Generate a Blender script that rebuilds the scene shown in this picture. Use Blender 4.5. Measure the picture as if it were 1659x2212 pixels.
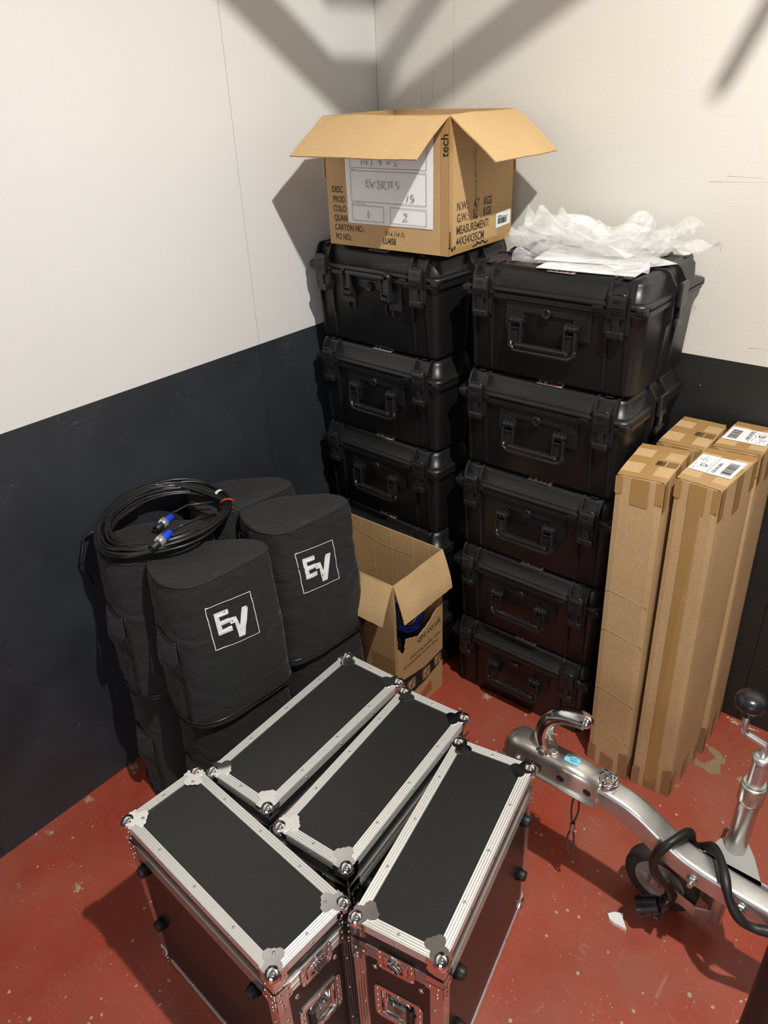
import bpy, bmesh, math, random
from mathutils import Vector as V, Matrix as MX, noise
for o in list(bpy.data.objects): bpy.data.objects.remove(o)
S = bpy.context.scene
COL = S.collection
PI = math.pi
def R(d): return math.radians(d)

# ------------------------------------------------------------------ camera
CAM_P = V((1.84251, -2.20686, 1.96398))
yaw, pitch, roll = 0.70839, 0.52053, -0.041774
fwd = V((-math.sin(yaw)*math.cos(pitch), math.cos(yaw)*math.cos(pitch), -math.sin(pitch)))
rt = V((math.cos(yaw), math.sin(yaw), 0)); up = rt.cross(fwd)
r2 = rt*math.cos(roll)+up*math.sin(roll); u2 = -rt*math.sin(roll)+up*math.cos(roll)
cd = bpy.data.cameras.new('camera'); cam = bpy.data.objects.new('camera', cd); COL.objects.link(cam)
mw = MX((r2, u2, -fwd)).transposed().to_4x4(); mw.translation = CAM_P
cam.matrix_world = mw
cd.sensor_fit = 'HORIZONTAL'; cd.sensor_width = 36; cd.lens = 36*1627.48/1659; cd.clip_start = .05
S.camera = cam
# ------------------------------------------------------------------ world, lights, exposure
w = bpy.data.worlds.new('world'); S.world = w; w.use_nodes = True
w.node_tree.nodes['Background'].inputs[0].default_value = (.93, .96, 1, 1)
w.node_tree.nodes['Background'].inputs[1].default_value = .03
def light(name, typ, loc, target, energy, size, color=(1, 1, 1), sizey=None):
    l = bpy.data.lights.new(name, typ); l.energy = energy; l.color = color
    if typ == 'AREA':
        l.size = size
        if sizey: l.shape = 'RECTANGLE'; l.size_y = sizey
    else: l.shadow_soft_size = size
    o = bpy.data.objects.new(name, l); COL.objects.link(o); o.location = loc
    o.rotation_euler = (V(target)-V(loc)).to_track_quat('-Z', 'Y').to_euler()
    return o
hb = light('high_bay_lamp', 'SPOT', (2.10, -1.39, 3.35), (1.75, -1.25, 0), 290, .030, (1, .965, .90)); hb.data.spot_size = R(165); hb.data.spot_blend = .85
light('wall_fill_light', 'AREA', (3.6, -6.4, 1.9), (.6, -.4, 1.5), 68, 3.0, (.93, .97, 1), 2.6)  # added cool fill that lifts the shadows on the walls, no doorway behind it
light('soft_fill_light', 'AREA', (3.8, -3.4, 3.9), (.8, -.8, .4), 7, 1.5, (1, .98, .94), .25)  # added weak overhead fill, not a known fixture
S.view_settings.view_transform = 'Standard'; S.view_settings.look = 'None'
S.view_settings.exposure = .23; S.view_settings.gamma = 1; S.view_settings.use_curve_mapping = False

# ------------------------------------------------------------------ materials
def nt(name):
    m = bpy.data.materials.new(name); m.use_nodes = True
    t = m.node_tree; b = t.nodes['Principled BSDF']
    return m, t, b
def N(t, typ, **k):
    n = t.nodes.new(typ)
    for a, v in k.items():
        if a in n.inputs: n.inputs[a].default_value = v
        else: setattr(n, a, v)
    return n
def lk(t, a, b): t.links.new(a, b)
def ramp(t, fac, stops):
    n = t.nodes.new('ShaderNodeValToRGB'); e = n.color_ramp.elements
    while len(e) < len(stops): e.new(.5)
    for i, (p, c) in enumerate(stops):
        e[i].position = p; e[i].color = c if len(c) == 4 else (*c, 1)
    lk(t, fac, n.inputs[0]); return n.outputs[0]
def mixc(t, fac, a, b):
    n = t.nodes.new('ShaderNodeMix'); n.data_type = 'RGBA'
    if isinstance(fac, (int, float)): n.inputs[0].default_value = fac
    else: lk(t, fac, n.inputs[0])
    for i, v in ((6, a), (7, b)):
        if isinstance(v, tuple): n.inputs[i].default_value = (*v, 1) if len(v) == 3 else v
        else: lk(t, v, n.inputs[i])
    return n.outputs[2]
def coords(t, kind='Object', scale=None):
    tc = t.nodes.new('ShaderNodeTexCoord'); o = tc.outputs[kind]
    if scale:
        mp = t.nodes.new('ShaderNodeMapping'); mp.inputs['Scale'].default_value = scale
        lk(t, o, mp.inputs[0]); o = mp.outputs[0]
    return o
def noise_n(t, co, scale, detail=4, rough=.55, dist=0):
    n = t.nodes.new('ShaderNodeTexNoise'); n.inputs['Scale'].default_value = scale
    n.inputs['Detail'].default_value = detail; n.inputs['Roughness'].default_value = rough
    n.inputs['Distortion'].default_value = dist
    lk(t, co, n.inputs['Vector']); return n.outputs['Fac']
def bump(t, b, h, strength, dist=.002):
    n = t.nodes.new('ShaderNodeBump'); n.inputs['Strength'].default_value = strength
    n.inputs['Distance'].default_value = dist; lk(t, h, n.inputs['Height']); lk(t, n.outputs[0], b.inputs['Normal'])
    return n
def simple(name, col, rough=.5, metal=0, bs=None, bstr=.2, bd=.001, var=0, spec=None, coat=0):
    m, t, b = nt(name); b.inputs['Roughness'].default_value = rough; b.inputs['Metallic'].default_value = metal
    b.inputs['Base Color'].default_value = (*col, 1)
    if spec is not None: b.inputs['Specular IOR Level'].default_value = spec
    if coat: b.inputs['Coat Weight'].default_value = coat
    co = coords(t)
    if bs: bump(t, b, noise_n(t, co, bs, 3), bstr, bd)
    if var:
        f = noise_n(t, co, 9, 4)
        c = ramp(t, f, [(.3, tuple(x*(1-var) for x in col)), (.7, tuple(min(1, x*(1+var)) for x in col))])
        lk(t, c, b.inputs['Base Color'])
    return m
def wall_mat(name, white, dark, h):
    m, t, b = nt(name); co = coords(t)
    sx = t.nodes.new('ShaderNodeSeparateXYZ'); lk(t, co, sx.inputs[0])
    gt = N(t, 'ShaderNodeMath', operation='GREATER_THAN'); gt.inputs[1].default_value = h; lk(t, sx.outputs[2], gt.inputs[0])
    n1 = noise_n(t, co, 2.2, 4)
    wc = ramp(t, n1, [(.3, tuple(x*.97 for x in white)), (.7, white)])
    dc = ramp(t, noise_n(t, co, 3, 6, .6, .4), [(.3, tuple(x*.75 for x in dark)), (.75, tuple(x*1.35 for x in dark))])
    # fine scratches and scuffs on the dark paint
    st = coords(t, 'Object', (3, 3, 9))
    scr = noise_n(t, st, 5, 2, .5, 2.2)
    line = ramp(t, scr, [(.494, (0, 0, 0)), (.5, (1, 1, 1)), (.506, (0, 0, 0))])
    msk = ramp(t, noise_n(t, co, 7, 3), [(.54, (0, 0, 0)), (.66, (1, 1, 1))])
    mm = N(t, 'ShaderNodeMath', operation='MULTIPLY'); lk(t, line, mm.inputs[0]); lk(t, msk, mm.inputs[1])
    mh = N(t, 'ShaderNodeMath', operation='MULTIPLY'); mh.inputs[1].default_value = .55; lk(t, mm.outputs[0], mh.inputs[0])
    dc = mixc(t, mh.outputs[0], dc, (.22, .23, .24))
    vor = N(t, 'ShaderNodeTexVoronoi', Scale=14.0); lk(t, co, vor.inputs['Vector'])
    spk = ramp(t, vor.outputs['Distance'], [(.028, (1, 1, 1)), (.04, (0, 0, 0))])
    s2 = N(t, 'ShaderNodeMath', operation='MULTIPLY'); lk(t, spk, s2.inputs[0]); lk(t, ramp(t, noise_n(t, co, 4.3, 2), [(.6, (0, 0, 0)), (.62, (.5, .5, .5))]), s2.inputs[1])
    dc = mixc(t, s2.outputs[0], dc, (.4, .38, .35))
    lk(t, mixc(t, gt.outputs[0], dc, wc), b.inputs['Base Color'])
    b.inputs['Roughness'].default_value = .5
    bump(t, b, noise_n(t, co, 170, 3), .25, .002)
    return m
M = {}
WALLL = wall_mat('left_wall_paint', (.725, .725, .705), (.024, .028, .035), 1.2375)
WALLR = wall_mat('right_wall_paint', (.69, .66, .60), (.014, .0145, .0135), 1.236)
def floor_mat():
    m, t, b = nt('red_floor_paint'); co = coords(t)
    base = ramp(t, noise_n(t, co, 3.2, 6, .6), [(.3, (.30, .036, .016)), (.7, (.40, .056, .027))])
    dust = ramp(t, noise_n(t, co, 1.7, 7, .68, .3), [(.38, (0, 0, 0)), (.68, (.68, .68, .68))])
    c = mixc(t, dust, base, (.33, .125, .085))
    fine = ramp(t, noise_n(t, co, 150, 4, .75), [(.56, (0, 0, 0)), (.70, (.75, .75, .75))])
    msk = ramp(t, noise_n(t, co, 5, 5), [(.36, (0, 0, 0)), (.62, (1, 1, 1))])
    f = N(t, 'ShaderNodeMath', operation='MULTIPLY'); lk(t, fine, f.inputs[0]); lk(t, msk, f.inputs[1])
    c = mixc(t, f.outputs[0], c, (.42, .20, .14))
    # scratches
    def scratch(c, sc, dist, w, col, amt, th):
        s = noise_n(t, coords(t, 'Object', sc), 4, 1, .5, dist)
        ln = ramp(t, s, [(.5-w, (0, 0, 0)), (.5, (1, 1, 1)), (.5+w, (0, 0, 0))])
        k = ramp(t, noise_n(t, coords(t, 'Object', (sc[1], sc[0], 1)), 3.1, 3), [(th, (0, 0, 0)), (th+.05, (amt, amt, amt))])
        mu = N(t, 'ShaderNodeMath', operation='MULTIPLY'); lk(t, ln, mu.inputs[0]); lk(t, k, mu.inputs[1])
        return mixc(t, mu.outputs[0], c, col)
    c = scratch(c, (.35, 2.6, 1), .2, .0012, (.42, .20, .13), .45, .54)
    c = scratch(c, (2.8, .3, 1), .2, .0012, (.46, .25, .17), .45, .55)
    # chips down to the screed
    vo = N(t, 'ShaderNodeTexVoronoi', Scale=26.0); lk(t, co, vo.inputs['Vector'])
    nn = noise_n(t, co, 60, 3)
    ad = N(t, 'ShaderNodeMath', operation='MULTIPLY_ADD'); ad.inputs[1].default_value = .45; lk(t, nn, ad.inputs[0]); lk(t, vo.outputs['Distance'], ad.inputs[2])
    ch = ramp(t, ad.outputs[0], [(.315, (1, 1, 1)), (.33, (0, 0, 0))])
    mk = ramp(t, noise_n(t, co, 6.1, 3), [(.44, (0, 0, 0)), (.46, (1, 1, 1))])
    mu = N(t, 'ShaderNodeMath', operation='MULTIPLY'); lk(t, ch, mu.inputs[0]); lk(t, mk, mu.inputs[1])
    c = mixc(t, mu.outputs[0], c, (.44, .36, .25))
    vo3 = N(t, 'ShaderNodeTexVoronoi', Scale=9.0); lk(t, co, vo3.inputs['Vector'])
    ad3 = N(t, 'ShaderNodeMath', operation='MULTIPLY_ADD'); ad3.inputs[1].default_value = .55; lk(t, noise_n(t, co, 85, 4, .65), ad3.inputs[0]); lk(t, vo3.outputs['Distance'], ad3.inputs[2])
    ch3 = ramp(t, ad3.outputs[0], [(.385, (1, 1, 1)), (.395, (0, 0, 0))])
    mk3 = ramp(t, noise_n(t, co, 3.3, 2), [(.5, (0, 0, 0)), (.52, (1, 1, 1))])
    mu3 = N(t, 'ShaderNodeMath', operation='MULTIPLY'); lk(t, ch3, mu3.inputs[0]); lk(t, mk3, mu3.inputs[1])
    c = mixc(t, mu3.outputs[0], c, (.42, .33, .22))
    vo2 = N(t, 'ShaderNodeTexVoronoi', Scale=70.0); lk(t, co, vo2.inputs['Vector'])
    ch2 = ramp(t, vo2.outputs['Distance'], [(.10, (1, 1, 1)), (.14, (0, 0, 0))])
    mk2 = ramp(t, noise_n(t, co, 9, 4), [(.52, (0, 0, 0)), (.60, (.6, .6, .6))])
    mu2 = N(t, 'ShaderNodeMath', operation='MULTIPLY'); lk(t, ch2, mu2.inputs[0]); lk(t, mk2, mu2.inputs[1])
    c = mixc(t, mu2.outputs[0], c, (.6, .45, .33))
    lk(t, c, b.inputs['Base Color'])
    rr = ramp(t, noise_n(t, co, 8, 4), [(.3, (.33, .33, .33)), (.7, (.52, .52, .52))]); lk(t, rr, b.inputs['Roughness'])
    bump(t, b, noise_n(t, co, 45, 4), .15, .002)
    return m
FLOOR = floor_mat()
M['ceil'] = simple('ceiling_paint', (.55, .55, .54), .8)
def card(name, col, sx=(1, 1, 1)):
    m, t, b = nt(name); co = coords(t); b.inputs['Roughness'].default_value = .75
    b.inputs['Specular IOR Level'].default_value = .25
    a = ramp(t, noise_n(t, co, 6, 5), [(.3, tuple(x*.93 for x in col)), (.7, tuple(x*1.05 for x in col))])
    f = ramp(t, noise_n(t, coords(t, 'Object', (260, 260, 60)), 1, 2), [(.3, (.9, .9, .9)), (.7, (1.06, 1.06, 1.06))])
    mm = t.nodes.new('ShaderNodeMix'); mm.data_type = 'RGBA'; mm.blend_type = 'MULTIPLY'; mm.inputs[0].default_value = 1
    lk(t, a, mm.inputs[6]); lk(t, f, mm.inputs[7]); lk(t, mm.outputs[2], b.inputs['Base Color'])
    bump(t, b, noise_n(t, co, 30, 3), .12, .003)
    return m
CARD = card('brown_cardboard', (.50, .325, .155))
CARDI = card('inner_cardboard', (.56, .375, .185))
CARDL = card('long_box_cardboard', (.53, .355, .18))
EDGE = simple('cardboard_edge', (.22, .14, .07), .9, bs=400, bstr=.6)
TAPE = simple('brown_tape', (.40, .235, .085), .22, bs=25, bstr=.15, bd=.002, coat=.3)
TAPED = simple('dull_tape', (.30, .18, .09), .28, bs=20, bstr=.15, bd=.002, coat=.3)
INK = simple('black_ink', (.012, .012, .012), .7)
INKS = simple('brown_ink', (.055, .035, .02), .7)
PAPER = simple('white_paper', (.80, .80, .80), .7)
def plastic_black():
    m, t, b = nt('black_moulded_plastic'); co = coords(t)
    b.inputs['Base Color'].default_value = (.0095, .0095, .010, 1)
    rr = ramp(t, noise_n(t, co, 9, 4), [(.3, (.34, .34, .34)), (.7, (.45, .45, .45))]); lk(t, rr, b.inputs['Roughness'])
    bump(t, b, noise_n(t, co, 600, 2), .12, .0006)
    return m
PLB = plastic_black()
PLG = simple('black_satin_plastic', (.015, .015, .016), .25)
def fabric():
    m, t, b = nt('black_cover_fabric'); co = coords(t)
    f = noise_n(t, co, 900, 2, .8)
    c = ramp(t, f, [(.35, (.0045, .0048, .0055)), (.58, (.012, .0128, .0145)), (.70, (.075, .076, .078))])
    lk(t, c, b.inputs['Base Color']); b.inputs['Roughness'].default_value = .88
    b.inputs['Sheen Weight'].default_value = .10; b.inputs['Sheen Roughness'].default_value = .4
    bn = bump(t, b, f, .5, .0008)
    b2 = t.nodes.new('ShaderNodeBump'); b2.inputs['Strength'].default_value = .8; b2.inputs['Distance'].default_value = .02
    lk(t, noise_n(t, coords(t, 'Object', (7, 7, 13)), 1, 4, .5, 1.2), b2.inputs['Height']); lk(t, b2.outputs[0], bn.inputs['Normal'])
    return m
FAB = fabric()
PIPE = simple('black_piping', (.016, .016, .017), .6)
WHITE = simple('white_print', (.78, .78, .78), .6, bs=300, bstr=.3)
def laminate():
    m, t, b = nt('black_laminate'); co = coords(t)
    f = noise_n(t, co, 750, 2, .7)
    c = ramp(t, f, [(.45, (.010, .0105, .010)), (.66, (.021, .0215, .0205)), (.74, (.075, .075, .07))])
    lk(t, c, b.inputs['Base Color']); b.inputs['Roughness'].default_value = .36
    bump(t, b, f, .25, .0006)
    return m
LAM = laminate()
ALU2 = simple('rail_aluminium', (.70, .70, .68), .26, .95, bs=90, bstr=.05)
ALU = simple('brushed_aluminium', (.78, .78, .75), .42, .7, bs=90, bstr=.05)
CHROME = simple('chrome', (.86, .86, .86), .06, 1)
CHR2 = simple('pressed_chrome', (.78, .78, .77), .13, 1, bs=40, bstr=.08)
def galv(name, a, c2, rough):
    m, t, b = nt(name); co = coords(t)
    vo = N(t, 'ShaderNodeTexVoronoi', Scale=90.0); lk(t, co, vo.inputs['Vector'])
    c = ramp(t, noise_n(t, co, 14, 5), [(.3, a), (.7, c2)])
    lk(t, c, b.inputs['Base Color']); b.inputs['Metallic'].default_value = .9
    rr = ramp(t, noise_n(t, co, 22, 4), [(.3, (rough-.05,)*3), (.7, (rough+.07,)*3)]); lk(t, rr, b.inputs['Roughness'])
    bump(t, b, noise_n(t, co, 50, 3), .05, .0006)
    return m
GALV = galv('galvanised_steel', (.52, .52, .51), (.74, .74, .72), .34)
ZINC = galv('zinc_plated_steel', (.52, .50, .46), (.66, .64, .59), .30)
CAST = simple('cast_light_grey', (.40, .40, .39), .6, .3, bs=200, bstr=.5)
RUB = simple('black_rubber', (.012, .012, .012), .45, bs=90, bstr=.1)
TYRE = simple('worn_tyre_rubber', (.030, .026, .022), .7, bs=60, bstr=.3, var=.3)
CBL = simple('black_cable_jacket', (.011, .011, .012), .30)
BLUE = simple('blue_plastic', (.02, .06, .62), .35)
SILV = simple('silver_plastic', (.42, .43, .43), .3, .5)
REDT = simple('red_tie', (.42, .055, .03), .5)
WTAPE = simple('white_tape', (.72, .72, .68), .5)
RED = simple('dark_red_print', (.22, .02, .02), .5)
STK = simple('silver_sticker', (.42, .41, .40), .35, .2)
CYAN = simple('pale_blue_sticker', (.22, .62, .82), .45)
FOAM = simple('white_foam', (.82, .82, .80), .8, bs=80, bstr=.4)
GLUE = simple('dried_adhesive', (.30, .215, .12), .5, bs=60, bstr=.7, bd=.004, var=.25)
PLAST_DARK = simple('wood_ply_edge', (.1, .06, .03), .7)
def bagmat():
    m = bpy.data.materials.new('clear_plastic_film'); m.use_nodes = True; t = m.node_tree
    out = t.nodes['Material Output']; b = t.nodes['Principled BSDF']
    b.inputs['Base Color'].default_value = (.88, .88, .88, 1); b.inputs['Roughness'].default_value = .16
    tr = t.nodes.new('ShaderNodeBsdfTransparent'); mx = t.nodes.new('ShaderNodeMixShader')
    co = coords(t); f = noise_n(t, co, 14, 5, .6, .8)
    fr = ramp(t, f, [(.35, (.10, .10, .10)), (.70, (.55, .55, .55))]); lk(t, fr, mx.inputs[0])
    lk(t, tr.outputs[0], mx.inputs[1]); lk(t, b.outputs[0], mx.inputs[2]); lk(t, mx.outputs[0], out.inputs[0])
    bump(t, b, noise_n(t, co, 30, 5, .6, 1.0), .6, .006)
    return m
BAG = bagmat()

# ------------------------------------------------------------------ mesh helpers
class B:
    def __init__(s): s.bm = bmesh.new(); s.X = MX.Identity(4)
    def _add(s, verts, faces, smooth=False, X=None):
        X = s.X @ X if X is not None else s.X
        vs = [s.bm.verts.new(X @ V(v)) for v in verts]
        for f in faces:
            try: fc = s.bm.faces.new([vs[i] for i in f]); fc.smooth = smooth
            except ValueError: pass
    def box(s, c, d, bev=0, rot=None, seg=2):
        t = bmesh.new(); bmesh.ops.create_cube(t, size=1)
        for v in t.verts: v.co = V((v.co.x*d[0], v.co.y*d[1], v.co.z*d[2]))
        if bev: bmesh.ops.bevel(t, geom=t.edges[:], offset=min(bev, min(d)*.49), segments=seg, affect='EDGES', profile=.5)
        X = MX.Translation(V(c)) @ (rot.to_4x4() if rot is not None else MX.Identity(4))
        s._merge(t, X)
    def bb(s, a, b, bev=0):
        s.box([(a[i]+b[i])/2 for i in range(3)], [abs(b[i]-a[i]) for i in range(3)], bev)
    def _merge(s, t, X=None, smooth=None):
        X = s.X @ X if X is not None else s.X
        mp = {}
        for v in t.verts: mp[v] = s.bm.verts.new(X @ v.co)
        for f in t.faces:
            try:
                n = s.bm.faces.new([mp[v] for v in f.verts]); n.smooth = f.smooth if smooth is None else smooth
            except ValueError: pass
        t.free()
    def tube(s, pts, r, n=10, caps=True, closed=False, flat=None):
        pts = [V(p) for p in pts]; rs = r if isinstance(r, (list, tuple)) else [r]*len(pts)
        m = len(pts); ring = []; prev = None
        for i, p in enumerate(pts):
            if closed: d = (pts[(i+1) % m]-pts[i-1]).normalized()
            else: d = (pts[min(i+1, m-1)]-pts[max(i-1, 0)]).normalized()
            if prev is None:
                a = V((0, 0, 1)) if abs(d.z) < .9 else V((1, 0, 0))
                x = a.cross(d).normalized()
            else:
                x = (prev-d*prev.dot(d)).normalized()
            prev = x; y = d.cross(x)
            ring.append([p+(x*math.cos(2*PI*k/n)+y*math.sin(2*PI*k/n)*(flat or 1))*rs[i] for k in range(n)])
        vs = [c for q in ring for c in q]; fs = []
        for i in range(m if closed else m-1):
            j = (i+1) % m
            for k in range(n): fs.append((i*n+k, i*n+(k+1) % n, j*n+(k+1) % n, j*n+k))
        if caps and not closed: fs += [tuple(range(n))[::-1], tuple((m-1)*n+k for k in range(n))]
        s._add(vs, fs, True)
    def cyl(s, a, b, r, n=16, r2=None):
        a, b = V(a), V(b); d = (b-a).normalized()
        x = (V((0, 0, 1)) if abs(d.z) < .9 else V((1, 0, 0))).cross(d).normalized(); y = d.cross(x)
        r2 = r if r2 is None else r2
        v = []
        for p, q in ((a, r), (b, r2)): v += [p+(x*math.cos(2*PI*k/n)+y*math.sin(2*PI*k/n))*q for k in range(n)]
        s._add(v, [(k, (k+1) % n, n+(k+1) % n, n+k) for k in range(n)], True)
        s._add(v, [tuple(range(n))[::-1], tuple(range(n, 2*n))])
    def lathe(s, prof, n=20, o=(0, 0, 0), axis=(0, 0, 1), smooth=True):
        ax = V(axis).normalized(); x = (V((0, 0, 1)) if abs(ax.z) < .9 else V((1, 0, 0))).cross(ax).normalized(); y = ax.cross(x); o = V(o)
        v = [o+ax*h+(x*math.cos(2*PI*k/n)+y*math.sin(2*PI*k/n))*max(r, 1e-5) for r, h in prof for k in range(n)]
        s._add(v, [(i*n+k, i*n+(k+1) % n, (i+1)*n+(k+1) % n, (i+1)*n+k) for i in range(len(prof)-1) for k in range(n)], smooth)
    def ball(s, c, r, u=16, vv=10, sc=(1, 1, 1)):
        t = bmesh.new(); bmesh.ops.create_uvsphere(t, u_segments=u, v_segments=vv, radius=r)
        s._merge(t, MX.Translation(V(c)) @ MX.Diagonal((*sc, 1)), True)
    def loft(s, rings, cap0=True, cap1=True, smooth=False):
        n = len(rings[0]); v = [p for q in rings for p in q]
        s._add(v, [(i*n+k, i*n+(k+1) % n, (i+1)*n+(k+1) % n, (i+1)*n+k) for i in range(len(rings)-1) for k in range(n)]
               + ([tuple(range(n))[::-1]] if cap0 else []) + ([tuple((len(rings)-1)*n+k for k in range(n))] if cap1 else []), smooth)
    def prism(s, poly, axis, a, b):
        # poly in the two other axes (cyclic order), extruded along axis from a to b
        def mk(p, h):
            if axis == 0: return (h, p[0], p[1])
            if axis == 1: return (p[0], h, p[1])
            return (p[0], p[1], h)
        n = len(poly); v = [mk(p, a) for p in poly]+[mk(p, b) for p in poly]
        s._add(v, [(k, (k+1) % n, n+(k+1) % n, n+k) for k in range(n)]+[tuple(range(n))[::-1], tuple(range(n, 2*n))])
    def obj(s, name, mat, parent=None, label=None, kind=None, smooth_angle=None):
        bmesh.ops.recalc_face_normals(s.bm, faces=s.bm.faces[:])
        me = bpy.data.meshes.new(name); s.bm.to_mesh(me); s.bm.free()
        return mk(name, me, mat, parent, label, kind)
def mk(name, me, mat, parent=None, label=None, kind=None):
    o = bpy.data.objects.new(name, me); COL.objects.link(o)
    if not me.materials: me.materials.append(mat)
    if parent: o.parent = parent
    if label: o['label'] = label
    if kind: o['kind'] = kind
    return o
def thing(name, label, cat, loc=(0, 0, 0), rz=0, group=None):
    o = bpy.data.objects.new(name, None); COL.objects.link(o); o.empty_display_size = .05
    o.location = loc; o.rotation_euler = (0, 0, rz); o['label'] = label; o['category'] = cat
    if group: o['group'] = group
    return o
def tag(o, label, cat, group=None):
    o['label'] = label; o['category'] = cat
    if group: o['group'] = group
    return o
def dup(root, loc, rz, label, group=None):
    r = root.copy(); COL.objects.link(r); r.location = loc; r.rotation_euler = (0, 0, rz); r['label'] = label
    if group: r['group'] = group
    for ch in list(root.children):
        c = ch.copy(); COL.objects.link(c); c.parent = r
        for g in ch.children:
            d = g.copy(); COL.objects.link(d); d.parent = c
    return r
def rr(hx, hy, r, z, n=5, cx=0, cy=0):
    p = []
    for (sx, sy, a0) in ((1, 1, 0), (-1, 1, 90), (-1, -1, 180), (1, -1, 270)):
        for k in range(n+1):
            a = R(a0+90*k/n); p.append((cx+sx*(hx-r)+r*math.cos(a), cy+sy*(hy-r)+r*math.sin(a), z))
    return p
TEXTJOBS = []
def text(body, o, xd, yd, h, mat, parent, name='printed_text', sx=1, bold=0, slant=0):
    c = bpy.data.curves.new('t', 'FONT'); c.body = body; c.size = 1; c.offset = bold; c.shear = slant; c.resolution_u = 3
    t = bpy.data.objects.new('t', c); COL.objects.link(t)
    TEXTJOBS.append((t, V(o), V(xd).normalized()*h*1.38*sx, V(yd).normalized()*h*1.38, mat, parent, name))
def flush_text():
    dg = bpy.context.evaluated_depsgraph_get(); dg.update()
    for t, o, x, y, mat, parent, name in TEXTJOBS:
        me = bpy.data.meshes.new_from_object(t.evaluated_get(dg))
        z = x.cross(y).normalized()
        for v in me.vertices: v.co = o+x*v.co.x+y*v.co.y+z*.0002
        me.materials.clear(); mk(name, me, mat, parent)
        c = t.data; bpy.data.objects.remove(t); bpy.data.curves.remove(c)
def stroke(b, paths, o, xd, yd, w=.0012):
    o, xd, yd = V(o), V(xd), V(yd); n = xd.cross(yd).normalized()
    for p in paths:
        q = [o+xd*a+yd*c+n*.0004 for a, c in p]
        b.tube(q, w*.72, 5, flat=.35)

# ------------------------------------------------------------------ setting
b = B(); b.bb((-.3, -7, -.1), (7, .3, 0)); o = b.obj('floor', FLOOR, kind='structure')
wl = B(); wl.bb((-.15, -7, 0), (-.014, .15, 4.4)); wl = wl.obj('wall_left', WALLL, kind='structure')
for (y0, y1) in ((-7, -3.082), (-3.080, -1.861), (-1.8595, -.6405), (-.6390, 0.0)):
    b = B(); b.bb((-.014, y0, 0), (0, y1, 4.4), .0006); b.obj('board', WALLL, wl)
wr = B(); wr.bb((-.15, .014, 0), (7, .15, 4.4)); wr = wr.obj('wall_right', WALLR, kind='structure')
for (x0, x1, z0, z1) in ((0, .3055, 1.236, 4.4), (.3065, 1.5255, 1.236, 4.4), (1.5265, 2.75, 1.236, 4.4), (2.751, 7, 1.236, 4.4),
                         (0, .301, 0, 1.2355), (.302, 1.5205, 0, 1.2355), (1.522, 2.74, 0, 1.2355), (2.741, 7, 0, 1.2355)):
    b = B(); b.bb((x0, 0, z0), (x1, .014, z1), .0006); b.obj('board', WALLR, wr)
b = B(); b.bb((-.3, -7, 4.4), (7, .3, 4.5)); b.obj('ceiling', M['ceil'], kind='structure')
# screw head in the dark board, cracks and scuffs on the right wall
b = B(); b.lathe([(0, .0022), (.004, .002), (.005, 0)], 12, (1.198, -.0001, 1.147), (0, -1, 0)); b.obj('screw_head', simple('dull_screw', (.05, .05, .05), .4, .5), wr)
b = B()
for q in ([(.185, 2.0), (.187, 1.97), (.182, 1.94), (.184, 1.90)], [(.225, 1.985), (.229, 1.95), (.228, 1.905)],
          [(1.13, 1.70), (1.22, 1.702), (1.29, 1.705)], [(1.17, 1.715), (1.26, 1.713)], [(1.37, 1.745), (1.43, 1.752)], [(1.31, 1.28), (1.34, 1.285), (1.36, 1.282)],
          [(.79, 1.62), (.793, 1.60)], [(1.18, 1.56), (1.19, 1.53)]):
    b.tube([(x, .0003, z) for x, z in q], .0007, 5)
b.obj('wall_scratches', simple('grey_scratch', (.48, .46, .42), .8), wr, kind='stuff')
# roof braces: steel members whose shadows fall across the corner
L1 = V((2.10, -1.39, 3.35))
def brace_pt(w, k): return L1+(V(w)-L1)*k
def brace(pa, pb, hw, name='roof_brace'):
    pa, pb = V(pa), V(pb); d = (pb-pa).normalized()
    x = d.cross(V((0, 0, 1))).normalized(); y = d.cross(x)
    b = B(); b.loft([[p+x*i*hw+y*j*hw for i, j in ((1, 1), (-1, 1), (-1, -1), (1, -1))] for p in (pa, pb)])
    return b.obj(name, GALV)
BRACES = []
KB = .55
for wa, wb, hw in (((0, .05, 1.785), (0, -1.6, 2.89), .0286), ((-.02, 0, 1.81), (2.15, 0, 2.95), .0256), ((0, 0, 1.97), (.9, 0, 2.77), .017), ((1.12, 0, 1.915), (1.45, 0, 2.63), .010),
                   ((0, .03, 1.955), (0, -.20, 1.965), .024), ((0, .05, 2.205), (0, -.24, 2.205), .016)):
    BRACES.append(brace(brace_pt(wa, KB), brace_pt(wb, KB), hw))
for q in BRACES:
    q['kind'] = 'structure'

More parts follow.
